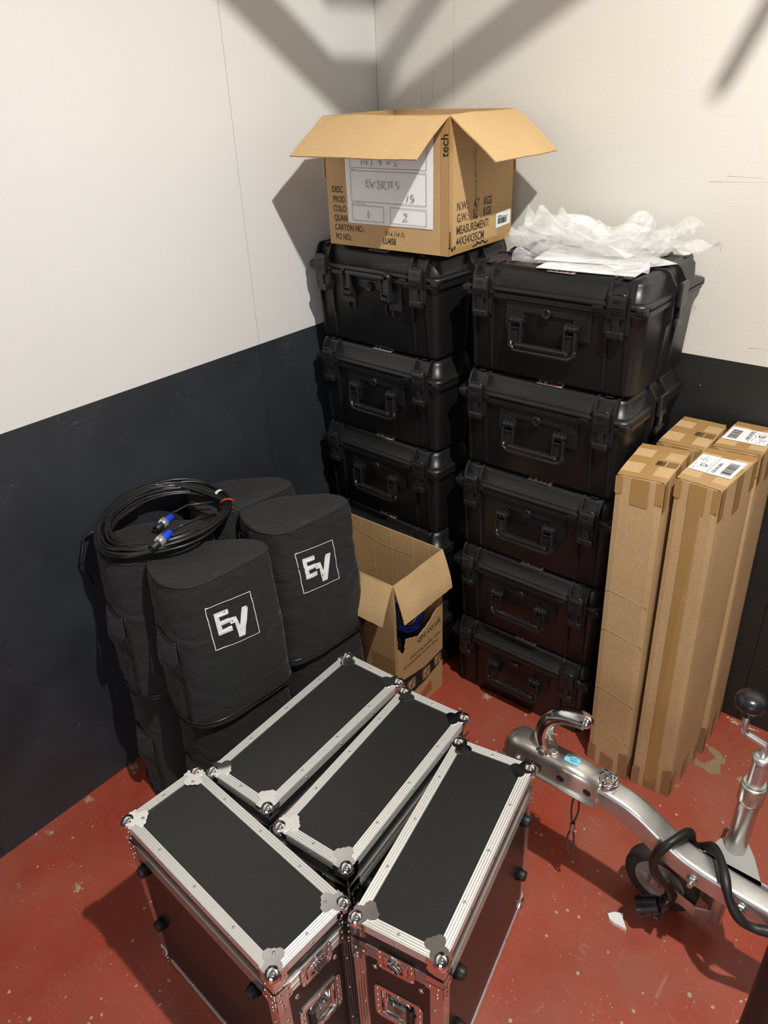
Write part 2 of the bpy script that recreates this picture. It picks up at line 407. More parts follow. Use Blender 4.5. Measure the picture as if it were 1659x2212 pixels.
# ------------------------------------------------------------------ moulded transit cases (stacked)
HC = .306
def rib_poly(f, fb, ft):
    # profile of one moulded rib in (out, z): f = out at the rim, fb = at the foot, ft = on the lid
    return [(ft-.05, .286), (ft-.05, .3005), (ft-.004, .3005), (ft+.008, .292), (f+.005, .262), (f+.005, .17),
            (f-.004, .158), (fb+.005, .010), (fb+.002, .003), (fb-.012, .003), (ft-.02, .2)]
def make_case(handle_up=False):
    t = thing('transit_case', '', 'equipment case')
    b = B(); HX, HY = .268, .200
    b.loft([rr(.246, .176, .03, .0), rr(.250, .180, .034, .006), rr(.258, .188, .034, .205), rr(.260, .19, .034, .2115)], smooth=True)
    body = b.obj('body', PLB, t)
    b = B(); b.loft([rr(HX-.006, HY-.006, .026, .2105), rr(HX, HY, .028, .2145), rr(HX, HY, .028, .2265), rr(HX-.004, HY-.004, .026, .2285)], smooth=False)
    # shallow plate behind the handle, open in the middle
    for (x0, x1, z0, z1) in ((-.125, -.07, .13, .1825), (.075, .125, .13, .1825), (-.125, .125, .183, .2095)):
        b.bb((x0, -.1925, z0), (x1, -.17, z1), .001)
    b.obj('body_flange', PLB, t)
    b = B(); b.loft([rr(HX-.004, HY-.004, .026, .2295), rr(HX, HY, .028, .2315), rr(HX, HY, .028, .241), rr(HX-.012, HY-.012, .03, .2445), rr(.252, .183, .034, .2455),
                     rr(.249, .18, .034, .283), rr(.243, .174, .034, .2925), rr(.234, .165, .03, .2965), rr(.215, .15, .025, .2975), rr(.212, .147, .022, .2945)], smooth=True)
    lid = b.obj('lid', PLB, t)
    b = B()
    for x0, x1 in ((-.155, -.148), (.148, .155)): b.bb((x0, -.14, .290), (x1, .14, .2985), .002)
    b.bb((-.11, -.09, .29), (.11, .09, .2985), .003); b.obj('lid_ridges', PLB, lid)
    # ribs, front/back around the latches, sides around the side clamp
    b = B(); pf = rib_poly(.200, .178, .182); ps = rib_poly(.268, .25, .246)
    for cx in (-.197, .197):
        for dx in (-.0275, .0275):
            x = cx+dx
            for sgn in (-1, 1):
                b = B(); b.prism([(sgn*q[0], q[1]) for q in pf], 0, x-.0035, x+.0035); b.obj('rib', PLB, t)
    for sgn in (-1, 1):
        for cy in (0.0,):
            for dy in (-.036, .036):
                y = cy+dy; b = B(); b.prism([(sgn*q[0], q[1]) for q in ps], 1, y-.0035, y+.0035); b.obj('rib', PLB, t)
    b = B()
    for x in (-.197, .197):
        b.bb((x-.011, -.178, .2955), (x+.011, -.15, .301), .003)
        b.bb((x-.016, .17, .25), (x+.016, .2, .27), .004); b.bb((x-.016, .18, .2), (x+.016, .206, .23), .004)
    for sx in (-1, 1):
        b.bb((sx*.150-.02, -.21, .2265), (sx*.150+.008*sx, -.197, .2335), .001)
    for (sx, sy) in ((1, -1), (-1, -1), (1, 1), (-1, 1)):
        b.box((sx*.252, sy*.19, .228), (.03, .022, .022), .006)
    b.obj('padlock_eyes', PLB, t)
    # latches
    def latch(cx):
        b = B(); y = -.2045
        pr = [(y, .206), (y-.010, .21), (y-.013, .235), (y-.0115, .257), (y-.006, .268), (y, .27)]
        b.prism(pr, 0, cx-.022, cx+.022)
        b.tube([(cx-.022, y-.0035, .262), (cx-.012, y-.0045, .2675), (cx, y-.005, .2695), (cx+.012, y-.0045, .2675), (cx+.022, y-.0035, .262)], .004, 6)
        b.bb((cx-.009, y-.009, .176), (cx+.009, y+.004, .212), .002)
        b.bb((cx-.023, y-.011, .158), (cx+.023, y+.003, .178), .004)
        b.bb((cx-.023, y-.002, .16), (cx+.023, y+.01, .21))
        l = b.obj('latch', PLG, t)
        b = B()
        for k, wd in enumerate((.016, .016, .030, .024, .018)):
            z = (.256, .251, .236, .230, .224)[k]; b.bb((cx-wd/2, y-.0150, z), (cx+wd/2, y-.011, z+.0018), .0006)
        b.obj('grip_ridges', PLG, l)
    latch(-.197); latch(.197)
    for sx in (1, -1):
        b = B(); X0 = .2725
        b.bb((sx*X0, -.024, .205), (sx*(X0+.013), .024, .268), .004); b.bb((sx*X0, -.009, .174), (sx*(X0+.009), .009, .21), .002)
        b.bb((sx*X0, -.024, .155), (sx*(X0+.011), .024, .176), .004); b.obj('side_latch', PLG, t)
    # pressure valve
    b = B(); b.lathe([(0, .0125), (.0085, .0125), (.0095, .0135), (.012, .0135), (.0135, .012), (.0145, .0), (.0, 0)], 20, (0, -.1905, .19), (0, -1, 0))
    for k in (-.004, 0, .004): b.bb((-.006, -.2055, .19+k-.0008), (.006, -.203, .19+k+.0008))
    b.obj('pressure_valve', PLG, t)
    # handle on two clevis mounts
    zp = .163
    for cx in (-.083, .079):
        b = B()
        for dx in (-.016, -.0055, .0055, .016): b.bb((cx+dx-.003, -.207, zp-.013), (cx+dx+.003, -.184, zp+.013), .003)
        b.cyl((cx-.021, -.203, zp), (cx+.021, -.203, zp), .0075, 12)
        b.bb((cx-.021, -.192, .11), (cx-.015, -.180, .15), .001); b.bb((cx+.006, -.192, .11), (cx+.012, -.180, .15), .001)
        b.obj('handle_mount', PLB, t)
    b = B(); s = 1 if handle_up else -1; yo = -.206
    for sx, cx in ((-1, -.083), (1, .079)):
        xo = cx+sx*.0155; xi = cx-sx*.0165
        b.bb((xo-.0035, yo-.013, zp-.006), (xo+.0035, yo+.004, zp+s*.072), .0025)
        b.bb((xi-.0025, yo-.010, zp), (xi+.0025, yo+.003, zp+s*.060), .002)
        b.bb((min(xo, xi), yo-.008, zp+s*.018-.0025), (max(xo, xi), yo+.002, zp+s*.018+.0025), .001)
        b.bb((min(xo, xi), yo-.004, zp+s*.02), (max(xo, xi), yo-.002, zp+s*.06))
        for dx in (-.0108, 0, .0108): b.cyl((cx+dx-.0032, yo, zp), (cx+dx+.0032, yo, zp), .0105, 14)
    xl, xr = -.083-.0155, .079+.0155
    b.tube([(xl, yo-.004, zp+s*.055), (xl+.002, yo-.005, zp+s*.070), (xl+.016, yo-.006, zp+s*.080), (xr-.016, yo-.006, zp+s*.080), (xr-.002, yo-.005, zp+s*.070), (xr, yo-.004, zp+s*.055)], .0075, 8)
    b.box(((xl+xr)/2, yo-.004, zp+s*.066), (xr-xl-.03, .020, .016), .006)
    b.bb((xl+.02, yo-.015, zp+s*.0635-.001), (xr-.02, yo-.010, zp+s*.0635+.001))
    b.obj('carry_handle', PLG, t)
    # sticker, its lettering faces the back of the case
    b = B(); X = MX.Translation((.02, -.1665, .2962)) @ MX.Rotation(R(11), 4, 'X')
    b.X = X; b.box((0, 0, .0003), (.078, .022, .0008), .0003); st = b.obj('badge', STK, t)
    for ch, mat, ox in (('M', RED, .034), ('AX', INK, .011)):
        c = X @ V((ox, .0085, .0009)); text(ch, c, X.to_3x3() @ V((-1, 0, 0)), X.to_3x3() @ V((0, -1, 0)), .0165, mat, st, 'lettering', 1.45, .02, .25)
    return t
case_up = make_case(True); case_dn = make_case(False)
flush_text(); TEXTJOBS.clear()
RX = [.877, .8805, .885, .893, .902]
yc = -.222
names = {0: 'black moulded transit case at the foot of the right stack, on the red floor',
         1: 'black moulded transit case second from the floor in the right stack',
         2: 'black moulded transit case in the middle of the right stack of five',
         3: 'black moulded transit case directly under the topmost one of the right stack',
         4: 'topmost black transit case of the right stack, clear plastic bags on it'}
for k in range(5):
    if k == 4:
        case_dn.location = (RX[k], yc, HC*k); case_dn['label'] = names[k]; case_dn['group'] = 'right stack of transit cases'; c = case_dn
    else: c = dup(case_dn, (RX[k], yc, HC*k), R((.6, .1, .2, .5)[k]), names[k], 'right stack of transit cases')
names = {0: 'black moulded transit case at the bottom of the left stack, behind the printed open box',
         1: 'black transit case second from the floor in the left stack, behind the open box',
         2: 'third black transit case from the top of the left stack, handle down',
         3: 'black transit case directly under the raised-handle one in the left stack',
         4: 'topmost black transit case with its handle raised, under the open carton'}
for k in range(5):
    loc = (.309+(.002, 0, -.002, .001, 0)[k], -.234, HC*k)
    if k == 4:
        case_up.location = loc; case_up.rotation_euler.z = R(-2.6); case_up['label'] = names[k]; case_up['group'] = 'left stack of transit cases'
    else: dup(case_dn, loc, R((-2, -2.6, -2.6, -2.2)[k]), names[k], 'left stack of transit cases')

# ------------------------------------------------------------------ flight cases
CW, CL, CH = .199, .521, .532
def extr(b, p0, p1, na, nb, wd=.0215, th=.0016):
    """ribbed angle extrusion along p0-p1, legs towards na and nb"""
    p0, p1, na, nb = V(p0), V(p1), V(na), V(nb)
    d = (p1-p0).normalized()
    prof = []
    outa = -nb; outb = -na     # leg along na faces outwards along -nb
    def leg(n, out):
        pts = []
        for k in range(9):
            u = wd*k/8; h = th if k % 2 == 0 else th*.62
            pts.append(n*u+out*h)
        return pts
    la = leg(na, outa); lb = leg(nb, outb)
    outer = [p for p in reversed(la)]+[outa*th*.8+outb*th*.8]+lb
    poly = outer+[nb*wd, V((0, 0, 0)), na*wd]
    b.loft([[p0+q for q in poly], [p1+q for q in poly]])
def make_flight_case():
    t = thing('flight_case', '', 'flight case')
    hx, hy = CW/2, CL/2; zs = .4560
    # lower box with a framed opening for the dish handle in both ends
    b = B(); th = .009; hz0, hz1, hu = .238, .332, .043
    b.bb((-hx, -hy, .006), (-hx+th, hy, zs-.004)); b.bb((hx-th, -hy, .006), (hx, hy, zs-.004)); b.bb((-hx, -hy, .006), (hx, hy, .015))
    for s in (-1, 1):
        y0, y1 = s*hy, s*(hy-th)
        b.bb((-hx, y0, .006), (hx, y1, hz0)); b.bb((-hx, y0, hz1), (hx, y1, zs-.004)); b.bb((-hx, y0, hz0), (-hu, y1, hz1)); b.bb((hu, y0, hz0), (hx, y1, hz1))
    b.obj('body', LAM, t)
    b = B(); b.bb((-hx, -hy, CH-.009), (hx, hy, CH-.0005)); 
    for s in (-1, 1):
        b.bb((s*hx, -hy, zs+.004), (s*(hx-th), hy, CH-.009)); b.bb((-hx, s*hy, zs+.004), (hx, s*(hy-th), CH-.009))
    lid = b.obj('lid', LAM, t)
    g = .030
    # lid edge angles
    for s in (-1, 1):
        b = B(); extr(b, (s*hx, -hy+g*.6, CH), (s*hx, hy-g*.6, CH), (-s, 0, 0), (0, 0, -1)); b.obj('edge_angle', ALU, lid)
        b = B(); extr(b, (-hx+g*.6, s*hy, CH), (hx-g*.6, s*hy, CH), (0, -s, 0), (0, 0, -1)); b.obj('edge_angle', ALU, lid)
        b = B(); extr(b, (s*hx, -hy+g, .006), (s*hx, hy-g, .006), (-s, 0, 0), (0, 0, 1)); b.obj('edge_angle', ALU, t)
        b = B(); extr(b, (-hx+g, s*hy, .006), (hx-g, s*hy, .006), (0, -s, 0), (0, 0, 1)); b.obj('edge_angle', ALU, t)
        for s2 in (-1, 1):
            b = B(); extr(b, (s*hx, s2*hy, .03), (s*hx, s2*hy, zs-.012), (-s, 0, 0), (0, -s2, 0), .027); b.obj('upright_angle', ALU2, t)
    # tongue and groove closure profiles
    for z0, nm, par in ((zs-.019, 'base_rail', t), (zs+.001, 'lid_rail', lid)):
        b = B()
        for s in (-1, 1):
            for z, hh, pr in ((z0, .018, .0022), (z0+.001, .002, .0036), (z0+.0055, .002, .0036), (z0+.010, .002, .0036), (z0+.0145, .002, .0036)):
                b.bb((s*(hx-.001), -hy-pr+.001, z), (s*(hx+pr), hy+pr-.001, z+hh)); b.bb((-hx-pr, s*(hy-.001), z), (hx+pr, s*(hy+pr), z+hh))
        b.obj(nm, ALU2, par)
    # ball corners with clover plates
    for sx in (-1, 1):
        for sy in (-1, 1):
            for top in (1, 0):
                par = lid if top else t
                zc = CH-.008 if top else .0175; sz = 1 if top else -1
                b = B(); b.ball((sx*(hx-.007), sy*(hy-.007), zc), .0175, 20, 14)
                z = CH+.0026 if top else .0035
                # clover: three lobes pointing to the case centre diagonal
                c0 = V((sx*(hx-.003), sy*(hy-.003))); 
                dv = V((-sx*1.0, -sy*1.0)).normalized(); pv = V((-dv.y, dv.x))
                def cl(path, ax):
                    return path
                lob = []
                for a, w_ in ((0, .019), (.012, .019), (.020, .0145), (.026, .0195), (.033, .0215), (.040, .0195), (.045, .012), (.0432, .005), (.0445, 0)):
                    lob.append((a, w_))
                poly = [c0+dv*(a+.006)+pv*w_ for a, w_ in lob]+[c0+dv*(a+.006)-pv*w_ for a, w_ in reversed(lob)][1:]
                b.prism([(p.x, p.y) for p in poly], 2, z-.001*sz if top else z-.002, z+.0008)
                # side plates
                for ax in (0, 1):
                    lo = [(0, .006), (.004, .032), (.012, .036), (.020, .030), (.030, .034), (.037, .024), (.034, .012), (.030, .0)]
                    if top: pl = [(u, CH-h) for u, h in ((-.002, -.002), (.034, -.002), (.036, .010), (.030, .020), (.034, .030), (.028, .040), (.016, .044), (-.002, .046))]
                    else: pl = [(u, .004+h) for u, h in ((-.002, 0), (.040, 0), (.040, .028), (.028, .032), (.028, .042), (-.002, .042))]
                    if ax == 0: b.prism([(sx*(hx-u), zz) for u, zz in pl], 1, sy*(hy+.0015), sy*(hy+.0042))
                    else: b.prism([(sy*(hy-u), zz) for u, zz in pl], 0, sx*(hx+.0015), sx*(hx+.0042))
                bc = b.obj('ball_corner', CHROME, par)
                b = B()
                def dome(p, n): 
                    p = V(p); b.lathe([(.0038, 0), (.0034, .0012), (.0018, .0022), (0, .0025)], 9, p, n)
                q = c0+dv*.041
                dome((q.x, q.y, CH+.0030 if top else .003), (0, 0, sz))
                for hh in ((.016, .038) if top else (.016, .034)):
                    zz = CH-hh if top else .004+hh
                    dome((sx*(hx-.022), sy*(hy+.004), zz), (0, sy, 0)); dome((sx*(hx+.004), sy*(hy-.022), zz), (sx, 0, 0))
                b.obj('corner_rivets', CHR2, bc)
    # corner braces across the closure line
    for sx in (-1, 1):
        for sy in (-1, 1):
            for par, z0, z1 in ((lid, zs+.002, zs+.022), (t, zs-.050, zs-.0015)):
                b = B(); o_ = .0046
                prof = [(-.002, z0), (.034, z0 if par is lid else z1-.020), (.034, z1), (-.002, z1)] if par is lid else [(-.002, z0), (.020, z0+.008), (.022, z1-.022), (.036, z1-.018), (.036, z1), (-.002, z1)]
                b.prism([(sx*(hx-u), zz) for u, zz in prof], 1, sy*(hy+.003), sy*(hy+o_)); b.prism([(sy*(hy-u), zz) for u, zz in prof], 0, sx*(hx+.003), sx*(hx+o_))
                cb = b.obj('corner_brace', CHR2, par)
                b = B()
                for u in (.008, .026):
                    for zz in ((z0+z1)/2,) if par is lid else (z1-.008, ):
                        b.lathe([(.0036, 0), (.003, .0014), (0, .0024)], 8, (sx*(hx-u), sy*(hy+o_), zz), (0, sy, 0)); b.lathe([(.0036, 0), (.003, .0014), (0, .0024)], 8, (sx*(hx+o_), sy*(hy-u), zz), (sx, 0, 0))
                if par is not lid:
                    for zz in (z0+.01, z0+.022):
                        b.lathe([(.0036, 0), (.003, .0014), (0, .0024)], 8, (sx*(hx-.010), sy*(hy+o_), zz), (0, sy, 0)); b.lathe([(.0036, 0), (.003, .0014), (0, .0024)], 8, (sx*(hx+o_), sy*(hy-.010), zz), (sx, 0, 0))
                b.obj('brace_rivets', CHR2, cb)
    # rivets along the extrusions
    b = B()
    def rv(p, n, r=.0036): b.lathe([(r, 0), (r*.92, .001), (r*.5, .0019), (0, .0021)], 9, p, n)
    for s in (-1, 1):
        for y in (-.13, 0, .13):
            rv((s*(hx-.012), y, CH+.0015), (0, 0, 1)); rv((s*(hx+.0015), y, CH-.012), (s, 0, 0)); rv((s*(hx+.0015), y, .025), (s, 0, 0))
        rv((0, s*(hy-.012), CH+.0015), (0, 0, 1)); rv((0, s*(hy+.0015), CH-.012), (0, s, 0)); rv((0, s*(hy+.0015), .025), (0, s, 0))
        for s2 in (-1, 1):
            for z in (.13, .25, .36): rv((s*(hx-.017), s2*(hy+.0015), z), (0, s2, 0)); rv((s*(hx+.0015), s2*(hy-.017), z), (s, 0, 0))
    b.obj('rivets', CHR2, lid)
    b = B()
    for s in (-1, 1):
        for sx in (-1, 1): b.lathe([(.0065, 0), (.006, .0016), (.003, .0028), (0, .003)], 12, (sx*.052, s*hy, .402), (0, s, 0)); b.lathe([(.0065, 0), (.006, .0016), (0, .003)], 12, (sx*.052, s*hy, .12), (0, s, 0))
    b.obj('panel_bolts', CHR2, t)
    # ends: butterfly latch + dish handle
    for s in (-1, 1):
        y = s*(hy+.0045)
        pl = [(q[0], q[1]) for q in rr(.041, .031, .010, 0, 4)]
        b = B()
        # frame ring of the latch dish
        outer = rr(.041, .031, .011, 0, 4); inner = rr(.029, .020, .006, 0, 4)
        n = len(outer)
        def P_(p, zc, yy): return (p[0], yy, p[1]+zc)
        zc = .452
        v = [P_(p, zc, y) for p in outer]+[P_(p, zc, y+s*.0016) for p in outer]+[P_(p, zc, y+s*.0016) for p in inner]+[P_(p, zc, y-s*.004) for p in inner]
        fs = []
        for r0 in range(3):
            for k in range(n): fs.append((r0*n+k, r0*n+(k+1) % n, (r0+1)*n+(k+1) % n, (r0+1)*n+k))
        fs.append(tuple(3*n+k for k in range(n))); b._add(v, fs)
        la = b.obj('latch', CHR2, t)
        b = B(); b.cyl((-.004, y-s*.003, zc-.002), (-.004, y+s*.007, zc-.002), .012, 16); b.box((-.004, y+s*.0075, zc), (.030, .003, .012), .001, MX.Rotation(R(35), 3, 'Y'))
        b.box((-.004, y+s*.009, zc), (.028, .008, .0018), .0006, MX.Rotation(R(35), 3, 'Y'))
        b.bb((.015, y-s*.002, zc-.016), (.026, y+s*.004, zc+.014), .002); b.bb((-.027, y-s*.002, zc-.012), (-.017, y+s*.003, zc+.012), .002)
        b.tube([(.005+.008*math.cos(a/10*2*PI), y+s*.003, zc-.001+.008*math.sin(a/10*2*PI)) for a in range(10)], .0012, 6, closed=True)
        b.obj('butterfly_key', CHROME, la)
        b = B()
        for u, z in ((-.035, .024), (.035, .024), (-.035, -.024), (.035, -.024), (0, .0255), (0, -.0255), (-.035, 0.006), (.035, .006)):
            b.lathe([(.0034, 0), (.003, .0013), (0, .0022)], 8, (u, y+s*.0014, zc+z), (0, s, 0))
        b.obj('latch_rivets', CHR2, la)
        # dish handle
        zc = .285; y = s*(hy+.0004)
        outer = rr(.056, .0585, .014, 0, 5); inner = rr(.0415, .046, .005, 0, 5); bot = rr(.038, .042, .004, 0, 5)
        n = len(outer); b = B()
        v = [P_(p, zc, y) for p in outer]+[P_(p, zc, y+s*.002) for p in outer]+[P_(p, zc, y+s*.002) for p in inner]+[P_(p, zc, y-s*.020) for p in bot]
        fs = []
        for r0 in range(3):
            for k in range(n): fs.append((r0*n+k, r0*n+(k+1) % n, (r0+1)*n+(k+1) % n, (r0+1)*n+k))
        fs.append(tuple(3*n+k for k in range(n))); b._add(v, fs)
        for u in (-.012, .012): b.bb((u-.001, y-s*.0195, zc-.038), (u+.001, y-s*.018, zc+.038))
        dh = b.obj('dish_handle', CHR2, t)
        b = B(); b.tube([(-.036, y-s*.004, zc+.037), (.020, y-s*.002, zc+.037), (.026, y-s*.001, zc+.034), (.026, y+s*.0005, zc+.024)], .0035, 8)
        b.tube([(-.036, y-s*.004, zc-.037), (.020, y-s*.002, zc-.037), (.026, y-s*.001, zc-.034), (.026, y+s*.0005, zc-.024)], .0035, 8)
        b.tube([(-.034, y-s*.004, zc+.040-.004*k+(.001 if k % 2 else -.001)) for k in range(21)], [.0045 if k % 2 else .0032 for k in range(21)], 8)
        b.obj('handle_bail', CHROME, dh)
        b = B(); b.cyl((.026, y+s*.0005, zc-.030), (.026, y+s*.0005, zc+.030), .0085, 16)
        b.obj('grip', RUB, dh, label='black rubber grip')
        b = B()
        for u, z in [(sx*.049, zz) for sx in (-1, 1) for zz in (-.045, -.022, 0, .022, .045)]+[(0, .0525), (0, -.0525)]:
            b.lathe([(.0036, 0), (.0032, .0014), (0, .0024)], 9, (u, y+s*.0018, zc+z), (0, s, 0))
        b.obj('handle_rivets', CHR2, dh)
    # rubber feet on the broad side
    for yy in (-.200, .195):
        for z in (.212, .418):
            b = B(); b.lathe([(0, 0), (.0165, 0), (.0125, .021), (.0115, .022), (.0045, .022), (.0045, .014), (0, .014)], 18, (hx, yy, z), (1, 0, 0)); b.obj('rubber_foot', RUB, t)
    return t
fc = make_flight_case()
FL = [((.8933, -1.6555, 0), R(-93.3), 'black flight case nearest the left wall corner of the floor, turned across the other three'),
      ((.759, -1.2645, 0), R(2.2), 'black flight case touching the fabric-covered speakers, farthest back of the three upright ones'),
      ((.990, -1.271, 0), R(5), 'black flight case in the middle, faint smudge on its lid, between two others'),
      ((1.234, -1.3175, 0), R(11.1), 'rightmost black flight case, rubber feet facing the trailer coupling')]
for i, (loc, rz, lab) in enumerate(FL):
    if i == 0: fc.location = loc; fc.rotation_euler.z = rz; fc['label'] = lab; fc['group'] = 'four aluminium edged flight cases'
    else: dup(fc, loc, rz, lab, 'four aluminium edged flight cases')
fc['label'] = 'black flight case at lower left, lying crosswise in front of the other three'

# ------------------------------------------------------------------ speaker covers
OUT = [(.2417, -1.321), (.262, -1.341), (.288, -1.354), (.338, -1.369), (.381, -1.370), (.423, -1.350), (.445, -1.312), (.455, -1.265), (.461, -1.22), (.466, -1.175), (.469, -1.12), (.465, -1.094), (.448, -1.083),
       (.4135, -1.080), (.3775, -1.095), (.350, -1.118), (.315, -1.150), (.282, -1.186), (.262, -1.22), (.2505, -1.255), (.2430, -1.295)]
OUT = [(x-.36, y+1.23) for x, y in OUT]
def smooth_closed(p, n):
    m = len(p); L = [0]
    out = []
    for i in range(m):
        p0, p1, p2, p3 = [V(p[(i+k) % m]) for k in (-1, 0, 1, 2)]
        for k in range(4):
            t_ = k/4
            out.append(.5*((2*p1)+(-p0+p2)*t_+(2*p0-5*p1+4*p2-p3)*t_*t_+(-p0+3*p1-3*p2+p3)*t_**3))
    d = [0]
    for i in range(len(out)): d.append(d[-1]+(out[(i+1) % len(out)]-out[i]).length)
    T = d[-1]; res = []; j = 0
    for k in range(n):
        q = T*k/n
        while d[j+1] < q: j += 1
        f = (q-d[j])/(d[j+1]-d[j]); res.append(out[j].lerp(out[(j+1) % len(out)], f))
    return res
def make_cover(seed, H=.44, base_slack=1.0, logo=True, dents=1.0):
    t = thing('speaker_cover', '', 'speaker cover')
    o2 = smooth_closed(OUT, 120); rings = []
    nz = 36
    def prof(f):   # f=0 top, 1 bottom: scale and drift
        return 1+.10*f**.8, V((.030*f, -.022*f))
    cover = []
    zl = [H*(1-k/nz) for k in range(nz+1)]
    for z in zl:
        f = 1-z/H; sc, dr = prof(f); row = []
        for p in o2:
            q = p*sc+dr; n_ = p.normalized()
            c = V((q.x*7+seed*3.1, q.y*7, z*7)); w_ = noise.noise(c)*.007
            c2 = V((q.x*16+seed, q.y*16-z*9, z*22+q.x*14)); rg = (1-abs(noise.noise(c2))*2.2)
            w_ += .0050*rg*dents*(.4+.6*max(0, noise.noise(c*.7)))
            if f < .05: w_ *= f/.05
            r = q+n_*w_
            row.append((r.x, r.y, z))
        rings.append(row)
    b = B()
    b.loft(rings, False, False, True)
    # top, gently sagging, with a soft seam step
    n = len(o2); tops = []
    for s in (1.0, .985, .90, .75, .55, .3, .08):
        tops.append([(p.x*s, p.y*s, H+(.0 if s == 1 else (.002 if s > .95 else -.004*(1-s)-.006*(1-s*s)*(1+noise.noise(V((p.x*9*s+seed, p.y*9*s, 0))))))) for p in o2])
    b.loft(tops, False, True, True)
    cov = b.obj('cover', FAB, t)
    b = B(); b.tube([(p.x*1.004, p.y*1.004, H-.001) for p in o2], .0022, 6, closed=True); b.obj('top_piping', PIPE, t)
    sc, dr = prof(1); b = B()
    b.tube([(p.x*sc*1.012+dr.x, p.y*sc*1.012+dr.y, .016) for p in o2], .003, 6, closed=True)
    b.tube([(p.x*sc*1.008+dr.x, p.y*sc*1.008+dr.y, .004) for p in o2], .0025, 6, closed=True)
    b.obj('bottom_zip', PLG, t)
    b = B()
    for k in range(0, 60):
        q = smooth_closed(OUT, 240)[(k+20) % 240] if False else None
    def surf(f_idx, z, off=.0):   # point on the side surface by outline param and height
        k = f_idx*120; i = int(k) % 120; g_ = k-int(k)
        f = 1-z/H; j = min(nz-1, max(0, int(f*nz))); gz = f*nz-j
        a = V(rings[j][i]).lerp(V(rings[j][(i+1) % 120]), g_); c = V(rings[j+1][i]).lerp(V(rings[j+1][(i+1) % 120]), g_)
        p = a.lerp(c, gz); tn = (V(rings[j][(i+1) % 120])-V(rings[j][i])).normalized()
        n_ = V((tn.y, -tn.x, 0)); 
        return p+n_*off, n_
    # find parameters by nearest outline point
    def par(pt):
        best = min(range(120), key=lambda i: (o2[i]-V(pt)).length); return best/120
    # side pocket flap and slit on the two side faces
    for cpt, dirn in (((-.015, -.137), 1), ((.018, .135), -1)):
        p0 = par(cpt)
        for nm in ('handle_flap',):
            b = B(); G = []; W_ = .075
            per = 1/1.0
            for i in range(9):
                u = p0+(i/8-.5)*.105
                hgt = .05+.035*math.sin(PI*i/8)**.5
                col = []
                for j in range(5):
                    z = H-.155-(i/8 if dirn > 0 else 1-i/8)*.012-hgt*j/4
                    q, n_ = surf(u, z, .006+.016*(j/4)*math.sin(PI*(i+1)/10)); col.append(q)
                G.append(col)
            v = [q for c_ in G for q in c_]; b._add(v, [(i*5+j, (i+1)*5+j, (i+1)*5+j+1, i*5+j+1) for i in range(8) for j in range(4)], True)
            fo = b.obj(nm, FAB, t); fo.modifiers.new('s', 'SOLIDIFY').thickness = .0025
            b = B(); edge = [c_[-1] for c_ in G]; b.tube(edge, .0011, 5); b.tube([c_[0] for c_ in G], .0014, 5); b.obj('flap_binding', PIPE, fo)
        b = B(); u = p0+.058*dirn
        b.tube([surf(u, H-.165-(H-.185)*k/12, .0025)[0] for k in range(13)], .0020, 6)
        b.tube([surf(u-.012*dirn, H-.165-(H-.185)*k/12, .001)[0] for k in range(13)], .0016, 6)
        b.obj('slit_seam', PIPE, t)
    if logo:
        # EV emblem printed on the front face
        yy0, z0 = -1.3159+1.23, .7936-.42+(H-.44)
        fr = [(-1.3159, .7880), (-1.1811, .7760), (-1.1825, .6450), (-1.3154, .6560)]
        E_ = [(-1.2979, .7628), (-1.256, .7590), (-1.2573, .7440), (-1.285, .7465), (-1.285, .7345), (-1.2578, .7320), (-1.2585, .7180), (-1.2846, .7205), (-1.2843, .7085), (-1.2566, .7060), (-1.2566, .6910), (-1.2977, .6950)]
        V_ = [(-1.2581, .7290), (-1.2379, .7270), (-1.2331, .6960), (-1.2144, .7420), (-1.1964, .7400), (-1.2257, .6620), (-1.245, .6640), (-1.2458, .7110), (-1.2579, .7120)]
        top = .862
        def fs(y, z):   # project onto the front surface
            zz = H-(top-z); yl = y+1.23
            ks = [k for k in range(120) if o2[k].x > .05]
            f = 1-zz/H; j = min(nz-1, int(f*nz)); row = rings[j]
            best = None
            for k in ks:
                a, c = row[k], row[(k+1) % 120]
                if (a[1]-yl)*(c[1]-yl) <= 0 and a[0] > .05:
                    q = (yl-a[1])/((c[1]-a[1]) or 1e-9); best = a[0]+(c[0]-a[0])*q
            if best is None: best = .10
            return V((best+.0022, yl, zz))
        def fill(poly, name, parent):
            bm_ = bmesh.new(); vs = [bm_.verts.new((p[0], p[1], 0)) for p in poly]; bm_.faces.new(vs)
            bmesh.ops.triangulate(bm_, faces=bm_.faces[:]); bmesh.ops.subdivide_edges(bm_, edges=bm_.edges[:], cuts=3, use_grid_fill=True)
            for v in bm_.verts: v.co = fs(v.co.x, v.co.y)
            bmesh.ops.recalc_face_normals(bm_, faces=bm_.faces[:]); me = bpy.data.meshes.new(name); bm_.to_mesh(me); bm_.free()
            o = mk(name, me, WHITE, parent); return o
        def line(p, q, w_):
            p, q = V(p), V(q); d = (q-p).normalized(); nn = V((-d.y, d.x))*w_/2; out = []
            m = 14; L_ = [p.lerp(q, k/m)+nn for k in range(m+1)]; Rr = [p.lerp(q, k/m)-nn for k in range(m+1)]
            return L_, Rr
        b = B()
        for k in range(4):
            L_, Rr = line(V(fr[k]), V(fr[(k+1) % 4]), .0022)
            v = [fs(*p) for p in L_]+[fs(*p) for p in Rr]; m = len(L_)
            b._add(v, [(i, i+1, m+i+1, m+i) for i in range(m-1)])
        lg = b.obj('emblem_frame', WHITE, t)
        fill(E_, 'emblem_letter', lg); fill(V_, 'emblem_letter', lg)
    return t
cv = make_cover(1, .44)
cvl = make_cover(4, .415, logo=False)
